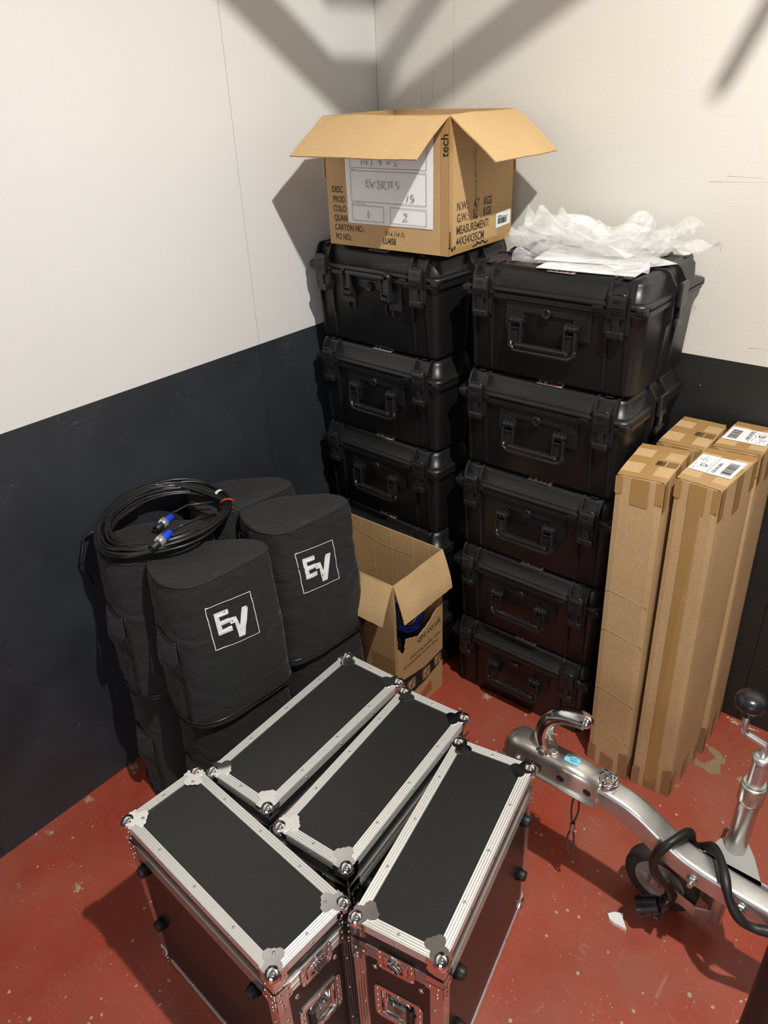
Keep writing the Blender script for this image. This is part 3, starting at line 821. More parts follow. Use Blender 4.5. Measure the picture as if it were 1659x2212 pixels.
cv2 = make_cover(7, .44, dents=1.6)
UP = 'fabric covered speakers in the upper layer'
cv.location = (.36, -1.23, .424); cv['group'] = UP; cv['label'] = 'black fabric speaker cover nearest the camera, full white emblem, in front of the cable coil'
cv2.location = (.362, -.904, .424); cv2['group'] = UP; cv2['label'] = 'black fabric speaker cover with full white emblem, beside the printed open cardboard box'
dup(cv, (.150, -1.252, .424), 0, 'black fabric speaker cover under the coil of black cable, near the left wall', UP)
dup(cv2, (.142, -.925, .424), 0, 'black fabric speaker cover at the back against the dark wall, right of the cable coil', UP)
LO = 'fabric covered speakers in the lower layer'
cvl.location = (.385, -1.245, 0); cvl['group'] = LO; cvl['label'] = 'lower black speaker cover beneath the nearest emblem cover, its bulging top edge showing'
dup(cvl, (.385, -.915, 0), 0, 'lower black speaker cover just beside the base of the printed open box', LO)
dup(cvl, (.158, -1.262, 0), 0, 'lower black speaker cover next to the left wall, standing on the red floor in shadow', LO)
dup(cvl, (.158, -.935, 0), 0, 'hidden lower black speaker cover in the back corner of the group', LO)

# ------------------------------------------------------------------ cable coil
random.seed(5)
t = thing('cable_coil', 'coil of black cable with blue and silver connectors lying on the back speaker covers', 'cable', (.165, -1.205, .868))
def coil_pt(a, rx, ry, dz, ox, oy):
    x = ox+rx*math.cos(a); y = oy+ry*math.sin(a)
    z = .012+dz+max(0, -x-.02)*.30
    return V((x, y, z))
nL = 23; pts = []
for i in range(nL*40+1):
    k = i/40; a = 2*PI*k
    j = int(k); f = k-j
    def par_(j):
        rg = random.Random(j*13+1)
        return (rg.uniform(.098, .160), rg.uniform(.140, .215), .0011*j+rg.uniform(0, .010), rg.uniform(-.012, .012)-.01, rg.uniform(-.02, .02)+.012, rg.uniform(0, .003))
    A, C = par_(j), par_(j+1); q = [A[m]+(C[m]-A[m])*f for m in range(6)]
    # loops are gathered at the ties (far right side)
    g = max(0, math.cos(a-R(58)))**3*.75
    q[0] = q[0]*(1-g)+.14*g; q[1] = q[1]*(1-g)+.195*g; q[3] *= 1-g; q[4] = q[4]*(1-g)+.005*g
    q[2] = q[2]*(1-g)+(.004+.0028*(j % 5)+.002*(j//5))*g; r_ = 1+g*.035*math.sin(j*2.4)
    pts.append(coil_pt(a, q[0]*r_, q[1]*r_, q[2], q[3], q[4]))
pts = pts[20:]
end1 = [pts[0]+V(p) for p in ()]
b = B(); b.tube(pts, .0045, 8)
# tails to the connectors
tailA = [pts[-1], pts[-1]+V((.004, .03, .004))]
b.tube([(.105, .10, .045), (.100, .05, .056), (.100, .0, .060), (.096, -.042, .058)], .0042, 8)
b.tube([(.02, .16, .03), (-.03, .10, .03), (-.045, .07, .018), (-.05, .055, .018)], .0042, 8)
b.tube([(-.135, -.10, .03), (-.15, -.17, .01), (-.14, -.20, -.05), (-.13, -.19, -.13)], .0042, 8)
b.obj('cable', CBL, t)
def speakon(p, d, lab=None):
    p, d = V(p), V(d).normalized(); h = V((0, 0, 1))
    b = B(); b.lathe([(.0065, 0), (.0095, .003), (.0125, .03), (.0125, .034)], 16, p, d); c = b.obj('connector', BLUE, t, label='blue and silver cable connector')
    b = B(); b.lathe([(.0125, .034), (.0145, .035), (.0145, .052), (.012, .053)], 18, p, d); b.tube([p+d*.034+h*.014, p+d*.05+h*.016, p+d*.062+h*.012], .0035, 6); b.obj('connector_collar', SILV, c)
    b = B(); b.lathe([(.0115, .052), (.0115, .078), (.0085, .080), (.0085, .070), (0, .070)], 18, p, d); b.obj('connector_nose', RUB, c)
speakon((.0955, -.045, .056), (.20, -1, -.14)); speakon((-.05, .058, .008), (.3, -1, -.05))
for a, mat, nm in ((R(62), REDT, 'red_tie'), (R(88), WTAPE, 'white_tie')):
    c = coil_pt(a, .14, .195, .012, -.01, .01); tn = V((-math.sin(a)*.14, math.cos(a)*.195, 0)).normalized(); sd = V((tn.y, -tn.x, 0))
    b = B(); b.loft([[c+tn*s+sd*(.022*math.cos(k/14*2*PI))+V((0, 0, .001+.0175*math.sin(k/14*2*PI))) for k in range(14)] for s in (-.006, .006)], False, False, True)
    b.obj(nm, mat, t)

# ------------------------------------------------------------------ open carton on the left stack
t = thing('open_carton', 'open brown carton with a white handwritten sheet, on top of the left case stack', 'cardboard box', (.6006, -.4385, 1.5335), R(1.0))
W_, D_, H_ = .436, .335, .348; e = .004
b = B(); b.bb((-W_, 0, 0), (0, e, H_)); b.bb((-W_, D_-e, 0), (0, D_, H_)); b.bb((-W_, e, 0), (-W_+e, D_-e, H_)); b.bb((-e, e, 0), (0, D_-e, H_)); b.bb((-W_+e, e, 0), (-e, D_-e, e))
b.obj('body', CARD, t)
def flap(p0, p1, out, ang, l, ins=.004, nm='flap', par=None, mat=CARDI, wav=.004, skew=(0, 0)):
    """flap hinged on p0-p1, leaning outwards; ang below horizontal"""
    p0, p1, out = V(p0), V(p1), V(out).normalized(); d = p1-p0; u = d.normalized()
    down = out*math.cos(R(ang))+V((0, 0, -1))*math.sin(R(ang)); nrm = u.cross(down).normalized()
    if nrm.z < 0: nrm = -nrm
    nu, nv = 22, 8; top = []; 
    for j in range(nv+1):
        for i in range(nu+1):
            s = i/nu; q = j/nv
            sk = skew[0]*(1-s)+skew[1]*s
            base = p0+u*(ins+(d.length-2*ins)*s)+down*l*q+u*sk*q
            base = base+nrm*(wav*math.sin(PI*q)*.6+wav*noise.noise(V((s*3, q*2, l*9))))+ (down*(.0018*noise.noise(V((s*40, 0, l)))) if j == nv else V())
            top.append(base)
    m = (nu+1)*(nv+1)
    v = top+[p-nrm*.0035 for p in top]; fs = []
    for j in range(nv):
        for i in range(nu):
            a = j*(nu+1)+i; fs.append((a, a+1, a+nu+2, a+nu+1)); fs.append((m+a, m+a+nu+1, m+a+nu+2, m+a+1))
    rim = [i for i in range(nu+1)]+[j*(nu+1)+nu for j in range(1, nv+1)]+[nv*(nu+1)+i for i in range(nu-1, -1, -1)]+[j*(nu+1) for j in range(nv-1, 0, -1)]
    for k in range(len(rim)): a, c = rim[k], rim[(k+1) % len(rim)]; fs.append((a, c, m+c, m+a))
    b = B(); b._add(v, fs); return b.obj(nm, mat, par)
flap((-W_, 0, H_), (0, 0, H_), (0, -1, 0), 32, .172, 0, par=t)
flap((0, 0, H_), (0, D_, H_), (1, 0, 0), 37, .175, .004, par=t)
flap((0, D_, H_), (-W_, D_, H_), (0, 1, 0), 80, .165, .006, par=t)
flap((-W_, D_, H_), (-W_, 0, H_), (-1, 0, 0), 84, .165, .006, par=t)
zc = H_-.3515
def front(x, z): return (x-.6006, -.0004, z-1.5335)
def side(y, z): return (.0004, y+.4385, z-1.5335)
XD, YD, ZD = (1, 0, 0), (0, 1, 0), (0, 0, 1)
for s_, x, z in (('DESC', .1835, 1.681), ('PROD', .1845, 1.654), ('COLO', .1850, 1.628), ('QUAN', .1855, 1.602), ('CARTON NO.:', .1865, 1.5755), ('PO NO.:', .188, 1.5485), ('LU458', .3705, 1.5495)):
    text(s_, front(x, z), XD, ZD, .0175, INKS if s_ != 'LU458' else INK, t, sx=.74, bold=.02)
for s_, y, z, h in (('N.W.:', -.400, 1.647, .022), ('4.7', -.315, 1.645, .022), ('KGS', -.262, 1.645, .022), ('G.W.:', -.400, 1.617, .022), ('5.5', -.318, 1.617, .022), ('KGS', -.264, 1.617, .022), ('MEASUREMENT:', -.402, 1.585, .0225), ('44X34X35CM', -.403, 1.555, .023)):
    text(s_, side(y, z), YD, ZD, h, INKS, t, sx=.78, bold=.02)
b = B()
stroke(b, [[(.0, .012), (-.004, .008), (.003, .003), (.0, 0), (-.004, .002), (.004, .010), (0, .012)], [(.010, .012), (.009, .0)], [(.021, .013), (.016, .006), (.018, 0), (.022, .004), (.017, .006)],
           [(.034, .016), (.026, -.004)], [(.038, .012), (.036, .0)], [(.044, .010), (.041, .004), (.045, 0), (.048, .006), (.044, .010)], [(.058, .015), (.052, -.002)], [(.060, .010), (.063, .011), (.060, .002), (.067, .001)]],
       front(.385, 1.5735), XD, ZD, .0014)
b.obj('handwriting', INK, t)
# the delivery sheet
b = B(); nx, nz = 14, 12; v = []
c00, c10, c01, c11 = (.2438, 1.5995), (.5500, 1.6010), (.2405, 1.835), (.5525, 1.835)
for j in range(nz+1):
    for i in range(nx+1):
        s, q = i/nx, j/nz
        x = (c00[0]*(1-s)+c10[0]*s)*(1-q)+(c01[0]*(1-s)+c11[0]*s)*q; z = (c00[1]*(1-s)+c10[1]*s)*(1-q)+(c01[1]*(1-s)+c11[1]*s)*q
        p = front(x, z); v.append((p[0], p[1]-.0012-.002*abs(noise.noise(V((s*3, q*3, 0)))), p[2]))
b._add(v, [(j*(nx+1)+i, j*(nx+1)+i+1, (j+1)*(nx+1)+i+1, (j+1)*(nx+1)+i) for j in range(nz) for i in range(nx)], True)
sh = b.obj('delivery_sheet', PAPER, t, label='white printed sheet with handwriting, stuck to the carton front')
b = B()
def pf(x, z): p = front(x, z); return (p[0], p[1]-.0040, p[2])
def rectl(x0, z0, x1, z1): 
    q = [pf(x0, z0), pf(x1, z0), pf(x1, z1), pf(x0, z1)]
    for k in range(4): b.tube([q[k], q[(k+1) % 4]], .00045, 4)
rectl(.2615, 1.750, .5310, 1.83); rectl(.2615, 1.6605, .5300, 1.742); rectl(.2625, 1.6080, .3790, 1.650); rectl(.4030, 1.6080, .5300, 1.650)
b.obj('form_lines', INK, sh)
text('Customer', pf(.262, 1.7440), XD, ZD, .0040, INK, sh, sx=.8); text('Pallet/', pf(.262, 1.6525), XD, ZD, .0040, INK, sh, sx=.8)
b = B()
o_ = pf(.3200, 1.7000)
stroke(b, [[(.016, .020), (.003, .020), (.000, .018), (.001, .003), (.003, .0), (.008, .004)], [(.003, .011), (.011, .013)],
           [(.008, -.002), (.022, .008), (.036, .016), (.050, .018)], [(.014, .015), (.022, .004), (.026, -.001)],
           [(.050, .018), (.042, .014), (.048, .008), (.040, -.002), (.046, -.004), (.052, 0)],
           [(.056, .0), (.055, .014), (.060, .018), (.066, .016), (.064, .008), (.060, .002), (.070, -.003), (.080, .0)],
           [(.070, .016), (.098, .018)], [(.083, .017), (.083, .001)], [(.092, .017), (.093, .001)],
           [(.116, .017), (.108, .018), (.107, .010), (.116, .006), (.116, .0), (.107, .0)]], o_, XD, ZD, .0015)
stroke(b, [[(0, 0), (.005, .018)], [(.024, .020), (.016, .020), (.015, .012), (.023, .011), (.024, .003), (.014, .002)]], pf(.4640, 1.668), XD, ZD, .0016)
stroke(b, [[(0, 0), (.001, .021)]], pf(.322, 1.616), XD, ZD, .0016)
stroke(b, [[(0, .014), (.006, .019), (.013, .016), (.012, .009), (-.002, 0), (.016, .0)]], pf(.450, 1.620), XD, ZD, .0016)
stroke(b, [[(0, 0), (.001, .001)]], pf(.390, 1.628), XD, ZD, .002)
stroke(b, [[(0, .012), (0, .0)], [(.010, .014), (.010, .006), (.020, .007)], [(.020, .014), (.020, 0)], [(.038, .015), (.038, 0)], [(.066, .014), (.060, .010), (.068, .008)], [(.070, .014), (.069, 0)], [(.088, .010), (.094, .004), (.100, .006), (.098, .014)], [(.116, .002), (.122, .0), (.124, .006), (.116, .010)]],
       pf(.305, 1.757), XD, ZD, .0015)
stroke(b, [[(0, 0), (.004, .003), (.007, 0), (.012, .003), (.016, 0), (.024, .002), (.030, -.003)]], pf(.279, 1.6545), XD, ZD, .0012)
b.obj('handwriting', INK, sh)
# corner tape with lettering, barcode label, torn strip
b = B(); b.bb((-.026, -.0009, .0), (.0009, .0002, H_-.005)); b.bb((.0002, -.0009, 0), (.0009, .018, H_-.005)); tp = b.obj('corner_tape', TAPE, t)
text('tech', (-.0015, -.0014, .250), (0, 0, 1), (-1, 0, 0), .024, INK, tp, sx=.95, bold=.01)
b = B(); b.bb((.0002, .018, .001), (.0008, .30, .018)); b.bb((.0002, .255, .018), (.0008, D_, .045)); bt = b.obj('bottom_tape', TAPE, t)
b = B(); stroke(b, [[(.0, .0), (.0, .045)], [(-.006, .004), (.004, .001)], [(.006, -.004), (.012, .002), (.009, -.008), (.016, -.003)], [(.02, .0), (.026, .004), (.022, -.006)]], (.0012, .004, .020), YD, ZD, .003)
stroke(b, [[(.12, .012), (.145, .016), (.14, .022), (.16, .014), (.17, .022), (.185, .012), (.2, .015)]], (.0012, .0, -.004), YD, ZD, .004)
b.obj('torn_lettering', INK, bt)
b = B(); 
y0, z0 = -.194+.4385, 1.572-1.5335
b._add([(.0012, y0, z0), (.0012, y0+.082, z0+.004), (.0012, y0+.082, z0+.046), (.0012, y0, z0+.040)], [(0, 1, 2, 3)]); bl = b.obj('barcode_label', PAPER, t)
b = B(); rg = random.Random(3); y = y0+.010
while y < y0+.062:
    wd = rg.choice((.0008, .0014, .002)); b.bb((.0013, y, z0+.010), (.0016, y+wd, z0+.026)); y += wd+rg.choice((.0008, .0015))
b.bb((.0013, y0+.01, z0+.031), (.0016, y0+.030, z0+.033)); b.bb((.0013, y0+.01, z0+.028), (.0016, y0+.066, z0+.0295)); b.obj('barcode', INK, bl)
b = B(); pts_ = [(.004+.004*math.sin(k*1.9), .126+.0035*math.sin(k*2.7)+.0007*k, H_-.085-.0085*k) for k in range(24)]
b.tube(pts_, [.003+.0012*math.sin(k*3.3) for k in range(24)], 5, flat=.5); b.obj('torn_strip', CARDI, t)

# ------------------------------------------------------------------ printed open box on the floor
t = thing('open_box', 'open brown box with printed web address and torn side, beside the speaker covers', 'cardboard box', (.612, -.745, 0))
W_, D_, H_ = .44, .267, .600; e = .004
b = B(); b.bb((-W_, 0, 0), (-e, e, H_)); b.bb((-W_, D_-e, 0), (-e, D_, H_)); b.bb((-W_, e, 0), (-W_+e, D_-e, H_)); b.bb((-W_+e, e, 0), (-e, D_-e, e))
b.obj('body', CARD, t)
# right wall with its torn hole: outline in (y,z)
tear = [(0, 0), (D_, 0), (D_, H_), (D_-.006, H_), (D_-.004, .43), (.262, .405), (.236, .374), (.205, .352), (.180, .338), (.148, .326), (.130, .3205), (.100, .333), (.062, .350), (.057, .330), (.050, .300), (.043, .298), (.028, .322), (.016, .335), (.013, .397), (.010, .50), (.008, H_), (0, H_)]
tt = []
for k in range(len(tear)):
    p, q = V(tear[k]), V(tear[(k+1) % len(tear)]); tt.append((p.x, p.y))
    if 3 <= k <= 18:
        m = max(1, int((q-p).length/.006)); d = (q-p).normalized()
        for s in range(1, m):
            r_ = p.lerp(q, s/m)+V((-d.y, d.x))*random.Random(k*50+s).uniform(-.0022, .0022); tt.append((r_.x, r_.y))
b = B(); b.prism(tt, 0, -e, 0); b.obj('torn_wall', CARD, t)
flap((-W_, 0, H_), (0, 0, H_), (0, -1, 0), 66, .137, .002, par=t, wav=.003)
flap((0, .004, H_), (0, D_, H_), (1, 0, 0), 70, .137, .0, par=t, wav=.006, skew=(-.004, -.010))
flap((0, D_, H_), (-W_, D_, H_), (0, 1, 0), 87, .13, .002, par=t, wav=.001)
b = B()
for x in (-.06, -.125, -.22, -.30, -.36, -.41): b.bb((x, D_-e-.0008, .02), (x+.0025, D_-e+.0002, H_-.002), .0004)
pts_ = [(-.40+.03*k, D_-e-.001, H_-.045-.03*math.sin(k/9*PI*.7)-.002*(k % 2)) for k in range(10)]; b.tube(pts_, .0005, 5)
b.obj('creases', CARDI, t)
def bs(y, z): return (.0005, y+.745, z)
text('cpc.co.uk', bs(-.624, .296), (0, 1, .085), ZD, .028, INK, t, sx=.92, bold=.004)
text('Delivering quality, value', bs(-.668, .252), (0, 1, .03), ZD, .0130, INK, t, sx=1.02, bold=.004)
text('& exceptional service since', bs(-.700, .230), (0, 1, .02), ZD, .0130, INK, t, sx=.97, bold=.004)
b = B(); b.prism([(.012, .192), (.030, .191), (.10, .176), (.16, .165), (D_-.0005, .176), (D_-.0005, .128), (.16, .100), (.10, .098), (.012, .105)], 0, .0002, .0007); bd = b.obj('printed_band', INK, t)
b = B()
for k, (y, z) in enumerate(((.083, .138), (.168, .133), (.236, .147))):
    s = .021 if k < 2 else .018
    q = [(y-s, z-s), (y+s, z-s), (y+s, z+s), (y-s, z+s)]
    for j in range(4): b.bb((.0008, min(q[j][0], q[(j+1) % 4][0])-.001, min(q[j][1], q[(j+1) % 4][1])-.001), (.0012, max(q[j][0], q[(j+1) % 4][0])+.001, max(q[j][1], q[(j+1) % 4][1])+.001))
    b.prism([(y-s*.8, z-s*.8), (y+s*.8, z-s*.8), (y+s*.8, z+s*.8), (y-s*.8, z+s*.8)], 0, .0008, .0010)
b.obj('tick_boxes', CARD, bd)
b = B()
for k, (y, z) in enumerate(((.083, .138), (.168, .133), (.236, .147))): b.tube([(.0014, y-.009, z+.001), (.0014, y-.003, z-.009), (.0014, y+.011, z+.014)], .0018, 5)
b.obj('ticks', INK, bd)
text('Quality', bs(-.676, .1035), YD, ZD, .0085, CARD, bd, sx=1.0, bold=.004)
b = B(); b.prism([(.004, .0), (.004, .5), (.012, .5), (.012, 0)], 0, .0002, .0006); b.bb((-.10, -.0006, 0), (0, -.0001, .30)); b.obj('box_tape', TAPE, t)
b = B(); b._add([(.0009, .09, .018), (.0009, .20, .030), (.0009, .195, .078), (.0009, .12, .050)], [(0, 1, 2, 3)]); b.obj('red_stain', simple('faded_red_stain', (.42, .12, .07), .7), t)
# what shows through the tear
t2 = thing('blue_ring_reel', 'round black item with a bright blue ring showing through the torn box side', 'reel', (.548, -.610, .34))
ax = V((.80, -.28, .52)).normalized()
b = B(); b.lathe([(.0, -.03), (.060, -.03), (.066, -.02), (.066, -.002), (.063, .0), (.060, 0), (.035, 0), (.031, -.010), (.02, -.012), (0, -.010)], 40, (0, .015, .03), ax); b.obj('drum', PLG, t2)
b = B(); b.lathe([(.040, .0004), (.040, .0022), (.061, .0022), (.061, .0004)], 48, (0, .015, .03), ax, False); b.obj('ring', BLUE, t2, label='bright blue ring')
b = B(); b.lathe([(.033, .001), (.0345, .0035), (.036, .001)], 48, (0, .015, .03), ax); b.obj('silver_rim', CHR2, t2)
x_ = ax.cross(V((0, 0, 1))).normalized(); y_ = ax.cross(x_)
b = B()
for a in (20, 75, 135, 190, 250, 310):
    c = V((0, .015, .03))+ax*.0026+(x_*math.cos(R(a))+y_*math.sin(R(a)))*.0505; tn = (-x_*math.sin(R(a))+y_*math.cos(R(a)))
    b.tube([c-tn*.009, c+tn*.009], .0018, 6)
b.obj('slots', INK, t2)
b = B(); b.bb((-.055, -.135, -.29), (.060, -.085, .045), .004); b.bb((-.33, -.09, -.29), (-.02, .09, .06), .02); o = b.obj('black_item', PLG); o.location = (.535, -.600, .30)
tag(o, 'black boxy items packed inside the printed open box below the blue ring', 'equipment')

# ------------------------------------------------------------------ tall cartons
def tall(bot, top, h, label, labelkind, seed):
    """bot/top: four (x,y) corners FL FR BR BL"""
    o0 = V((bot[0][0], bot[0][1], 0)); t = thing('tall_carton', label, 'cardboard box', o0, 0, 'tall narrow cartons by the right wall')
    bt = [V((p[0], p[1], 0))-o0 for p in bot]; tp = [V((p[0], p[1], h))-o0 for p in top]
    nz = 24; rings = []
    for k in range(nz+1):
        f = k/nz; ring = []
        c4 = [bt[i].lerp(tp[i], f) for i in range(4)]; cc = sum(c4, V())/4
        for i in range(4):
            a, c = c4[i], c4[(i+1) % 4]
            n_ = ((c-a).cross(V((0, 0, 1)))).normalized()
            for j in range(8):
                g = (j+.0)/8; p = a.lerp(c, g)
                if j == 0: p = p+(cc-p).normalized()*.0035
                p = p+n_*(.0010*noise.noise(V((i*7+g*2, f*9, seed)))*math.sin(PI*g))
                ring.append(p)
        rings.append(ring)
    b = B(); b.loft(rings, True, False); 
    r1 = [[p+(sum(tp, V())/4-p)*.02+V((0, 0, .0035)) for p in rings[-1]]]
    b.loft([rings[-1]]+r1, False, True)
    body = b.obj('body', CARDL, t)
    FL, FR, BR, BL = tp
    def tq(u, v, dz=.0): 
        a = FL.lerp(FR, u); c = BL.lerp(BR, u); return a.lerp(c, v)+V((0, 0, .0040+dz))
    def sq(i, u, z, off=.0015):
        f = z/h; a = bt[i].lerp(tp[i], f); c = bt[(i+1) % 4].lerp(tp[(i+1) % 4], f); n_ = ((c-a).cross(V((0, 0, 1)))).normalized()
        return a.lerp(c, u)+n_*(off*.5+.0006)
    def quad(b, P): b._add(P, [(0, 1, 2, 3)])
    def strip(P, nm='tape_strip', mt=None):
        b = B(); b._add(P, [(0, 1, 2, 3)]); return b.obj(nm, mt or TAPE, t)
    for v0, v1 in ((.0, .13), (.42, .62), (.86, 1.0)): strip([tq(0.02, v0), tq(.98, v0), tq(.98, v1), tq(.02, v1)])
    strip([tq(.40, .0, .0004), tq(.66, .0, .0004), tq(.66, 1, .0004), tq(.40, 1, .0004)])
    strip([sq(0, .0, h-.05), sq(0, .16, h-.05), sq(0, .16, h), sq(0, 0, h)]); strip([sq(0, .33, h-.075), sq(0, .70, h-.080), sq(0, .70, h), sq(0, .33, h)]); strip([sq(0, .84, h-.064), sq(0, 1, h-.06), sq(0, 1, h), sq(0, .84, h)])
    for u0, u1, dz in ((.02, .13, .085), (.42, .60, .105), (.86, .98, .08)): strip([sq(1, u0, h-dz), sq(1, u1, h-dz), sq(1, u1, h), sq(1, u0, h)])
    for P in ([sq(0, .0, .07), sq(0, .0, .0), sq(0, .20, .0), sq(0, .20, .075)], [sq(0, .33, .06), sq(0, .33, 0), sq(0, .66, 0), sq(0, .66, .055)], [sq(0, .78, .10), sq(0, .80, 0), sq(0, 1, 0), sq(0, 1, .11)]): strip(P, 'tape_strip', TAPED)
    for u0, u1 in ((.03, .16), (.42, .60), (.86, .98)): strip([sq(1, u0, 0), sq(1, u1, 0), sq(1, u1, .09), sq(1, u0, .07)], 'tape_strip', TAPED)
    if labelkind in ('label', 'labelrev'):
        b = B(); quad(b, [sq(0, .34, .03, .0022), sq(0, .64, .03, .0022), sq(0, .64, h-.01, .0022), sq(0, .34, h-.01, .0022)]) if labelkind == 'label' else quad(b, [sq(0, .3, .05), sq(0, .5, .05), sq(0, .5, .2), sq(0, .3, .2)])
        b.obj('long_tape', TAPE, t)
        b = B(); v0, v1, ua, ub = (.30, .78, -.02+.06, .93); P = []
        n = 10
        for j in range(n+1): P += [tq(ua, v0+(v1-v0)*j/n, .0012), tq(ub, v0+(v1-v0)*j/n, .0012)]
        b._add(P, [(2*j, 2*j+1, 2*j+3, 2*j+2) for j in range(n)]); lb = b.obj('shipping_label', PAPER, t, label='white shipping label with barcode')
        b = B(); rg = random.Random(seed)
        fl = (lambda u: u) if labelkind == 'label' else (lambda u: ua+ub-u)
        u = .60
        v = v0+.06
        while v < v1-.10:
            wd = rg.choice((.003, .006, .010)); quad(b, [tq(fl(.66), v, .0016), tq(fl(.86), v, .0016), tq(fl(.86), v+wd, .0016), tq(fl(.66), v+wd, .0016)]); v += wd+rg.choice((.004, .008))
        quad(b, [tq(fl(.415), v0+.01, .0016), tq(fl(.423), v0+.01, .0016), tq(fl(.423), v1-.01, .0016), tq(fl(.415), v1-.01, .0016)])
        for q in range(34):
            uu = rg.choice((.09, .12, .15, .18, .21, .24, .33, .36)); vv = rg.uniform(v0+.02, v1-.09); quad(b, [tq(fl(uu), vv, .0016), tq(fl(uu+.008), vv, .0016), tq(fl(uu+.008), vv+.05, .0016), tq(fl(uu), vv+.05, .0016)])
        b.obj('barcode', INK, lb)
        vd = (tq(.5, 1)-tq(.5, 0)).normalized(); ud = (tq(1, .5)-tq(0, .5)).normalized()
        if labelkind == 'label':
            text('GBUAB BBN', tq(.56, v0+.04, .0014), vd, -ud, .009, INK, lb, 'label_text', 1.0, .01); text('D', tq(.32, v0+.14, .0014), vd, -ud, .017, INK, lb, 'label_text', 1, .01)
        else:
            text('GBUAB BBN', tq(fl(.50), v1-.04, .0014), -vd, ud, .009, INK, lb, 'label_text', 1, .01); text('D', tq(fl(.30), v1-.14, .0014), -vd, ud, .017, INK, lb, 'label_text', 1, .01)
    else:
        b = B(); rg = random.Random(seed); v = .42
        while v < .56:
            wd = rg.choice((.004, .008)); quad(b, [tq(.56, v, .0012), tq(.74, v, .0012), tq(.74, v+wd, .0012), tq(.56, v+wd, .0012)]); v += wd+.006
        for uu in (.79, .83, .87, .91, .95):
            for vv in (.42, .47, .52): quad(b, [tq(uu, vv, .0012), tq(uu+.02, vv, .0012), tq(uu+.02, vv+.035, .0012), tq(uu, vv+.035, .0012)])
        b.obj('barcode', INKS, t)
    if seed == 1:
        b = B()
        for z in (.56, .70, .33, .17): b.tube([sq(0, .03, z, -.0004), sq(0, .5, z-.008, -.0004), sq(0, .98, z-.02, -.0004)], .0007, 5)
        b.obj('creases', CARDI, t)
    return t
tall([(1.190, -.4667), (1.3296, -.4850), (1.325, -.265), (1.176, -.250)], [(1.1849, -.5201), (1.3050, -.4992), (1.2905, -.2841), (1.1624, -.3081)], 1.065,
     'tall narrow carton nearest the black cases, in front, with a small printed barcode on top', 'print', 1)
tall([(1.3431, -.4757), (1.4593, -.4627), (1.4700, -.2450), (1.352, -.230)], [(1.3125, -.4510), (1.4298, -.4621), (1.4463, -.2250), (1.3172, -.2384)], 1.065,
     'front tall carton with a wide tape strip down it and a white label on top', 'label', 2)
tall([(1.190, -.238), (1.322, -.228), (1.318, -.020), (1.186, -.022)], [(1.1909, -.2705), (1.3160, -.2650), (1.3113, -.058), (1.1868, -.060)], 1.065,
     'tall narrow carton at the back left of the four, small printed barcode on top', 'print', 3)
tall([(1.352, -.218), (1.4818, -.2280), (1.4706, -.0080), (1.345, -.0080)], [(1.3212, -.2180), (1.4476, -.2050), (1.4460, -.0100), (1.3233, -.0120)], 1.065,
     'rear right tall carton touching the wall, white label on its top', 'labelrev', 4)

# ------------------------------------------------------------------ plastic bags and papers on the right stack
zt = HC*4+.299
def sheet(name, cx, cy, w_, d_, rz, z, amp, seed, mat, label, cat, group=None, lift=0, n=46, ang=0):
    b = B(); v = []
    for j in range(n+1):
        for i in range(n+1):
            s, q = i/n-.5, j/n-.5
            x, y = s*w_, q*d_
            x += .03*noise.noise(V((q*3, seed, 1))); y += .03*noise.noise(V((s*3, seed, 2)))
            p = V((x*8, y*8, seed*2.3)); p = V((x*3.2+y*1.5, y*9, seed*2.3)); h = abs(noise.noise(p))*1.5+abs(noise.noise(V((p.x*1.7, p.y*2.6, seed))))*.32+abs(noise.noise(V((p.x*4, p.y*5, seed))))*.06
            edge = max(abs(s), abs(q))*2
            z_ = amp*h*(.55+.45*edge)+lift*(max(0, edge-.55)**1.5)*(.5+noise.noise(V((s*4+seed, q*4, 5))))*2
            v.append((x, y, max(.0005, z_)))
    b._add(v, [(j*(n+1)+i, j*(n+1)+i+1, (j+1)*(n+1)+i+1, (j+1)*(n+1)+i) for j in range(n) for i in range(n)], True)
    o = b.obj(name, mat); o.location = (cx, cy, z); o.rotation_euler = (R(ang), 0, R(rz)); return tag(o, label, cat, group)
GB = 'crumpled clear bags on the right stack'
def papers(cx, cy, w_, d_, rz, z, label):
    b = B(); b.box((0, 0, .001), (w_, d_, .002)); o = b.obj('paper_sheet', PAPER); o.location = (cx, cy, z); o.rotation_euler.z = R(rz); return tag(o, label, 'paper', 'papers under the clear bags')
papers(.975, -.305, .26, .17, 5, zt+.001, 'white paper sheet under the clear bags, front edge showing')
papers(1.03, -.225, .17, .17, -34, zt+.004, 'white paper sheet jutting right from beneath the clear bags')
papers(.93, -.22, .28, .19, 12, zt+.007, 'white paper sheet in the middle of the clear bag heap')
sheet('plastic_bag', .955, -.30, .36, .27, 4, zt+.010, .022, 3, BAG, 'flat clear plastic bag at the front of the heap, edge overhanging the lid', 'plastic bag', GB, .03)
sheet('plastic_bag', .87, -.20, .36, .26, 14, zt+.014, .045, 8, BAG, 'puffed clear plastic bag at the left of the heap, raised corner', 'plastic bag', GB, .13)
sheet('plastic_bag', 1.03, -.20, .34, .28, -22, zt+.018, .045, 12, BAG, 'clear plastic bag pointing right over the white paper', 'plastic bag', GB, .07)
sheet('plastic_bag', .95, -.17, .40, .22, -4, zt+.030, .050, 21, BAG, 'topmost milky clear bag standing highest in the heap', 'plastic bag', GB, .10)

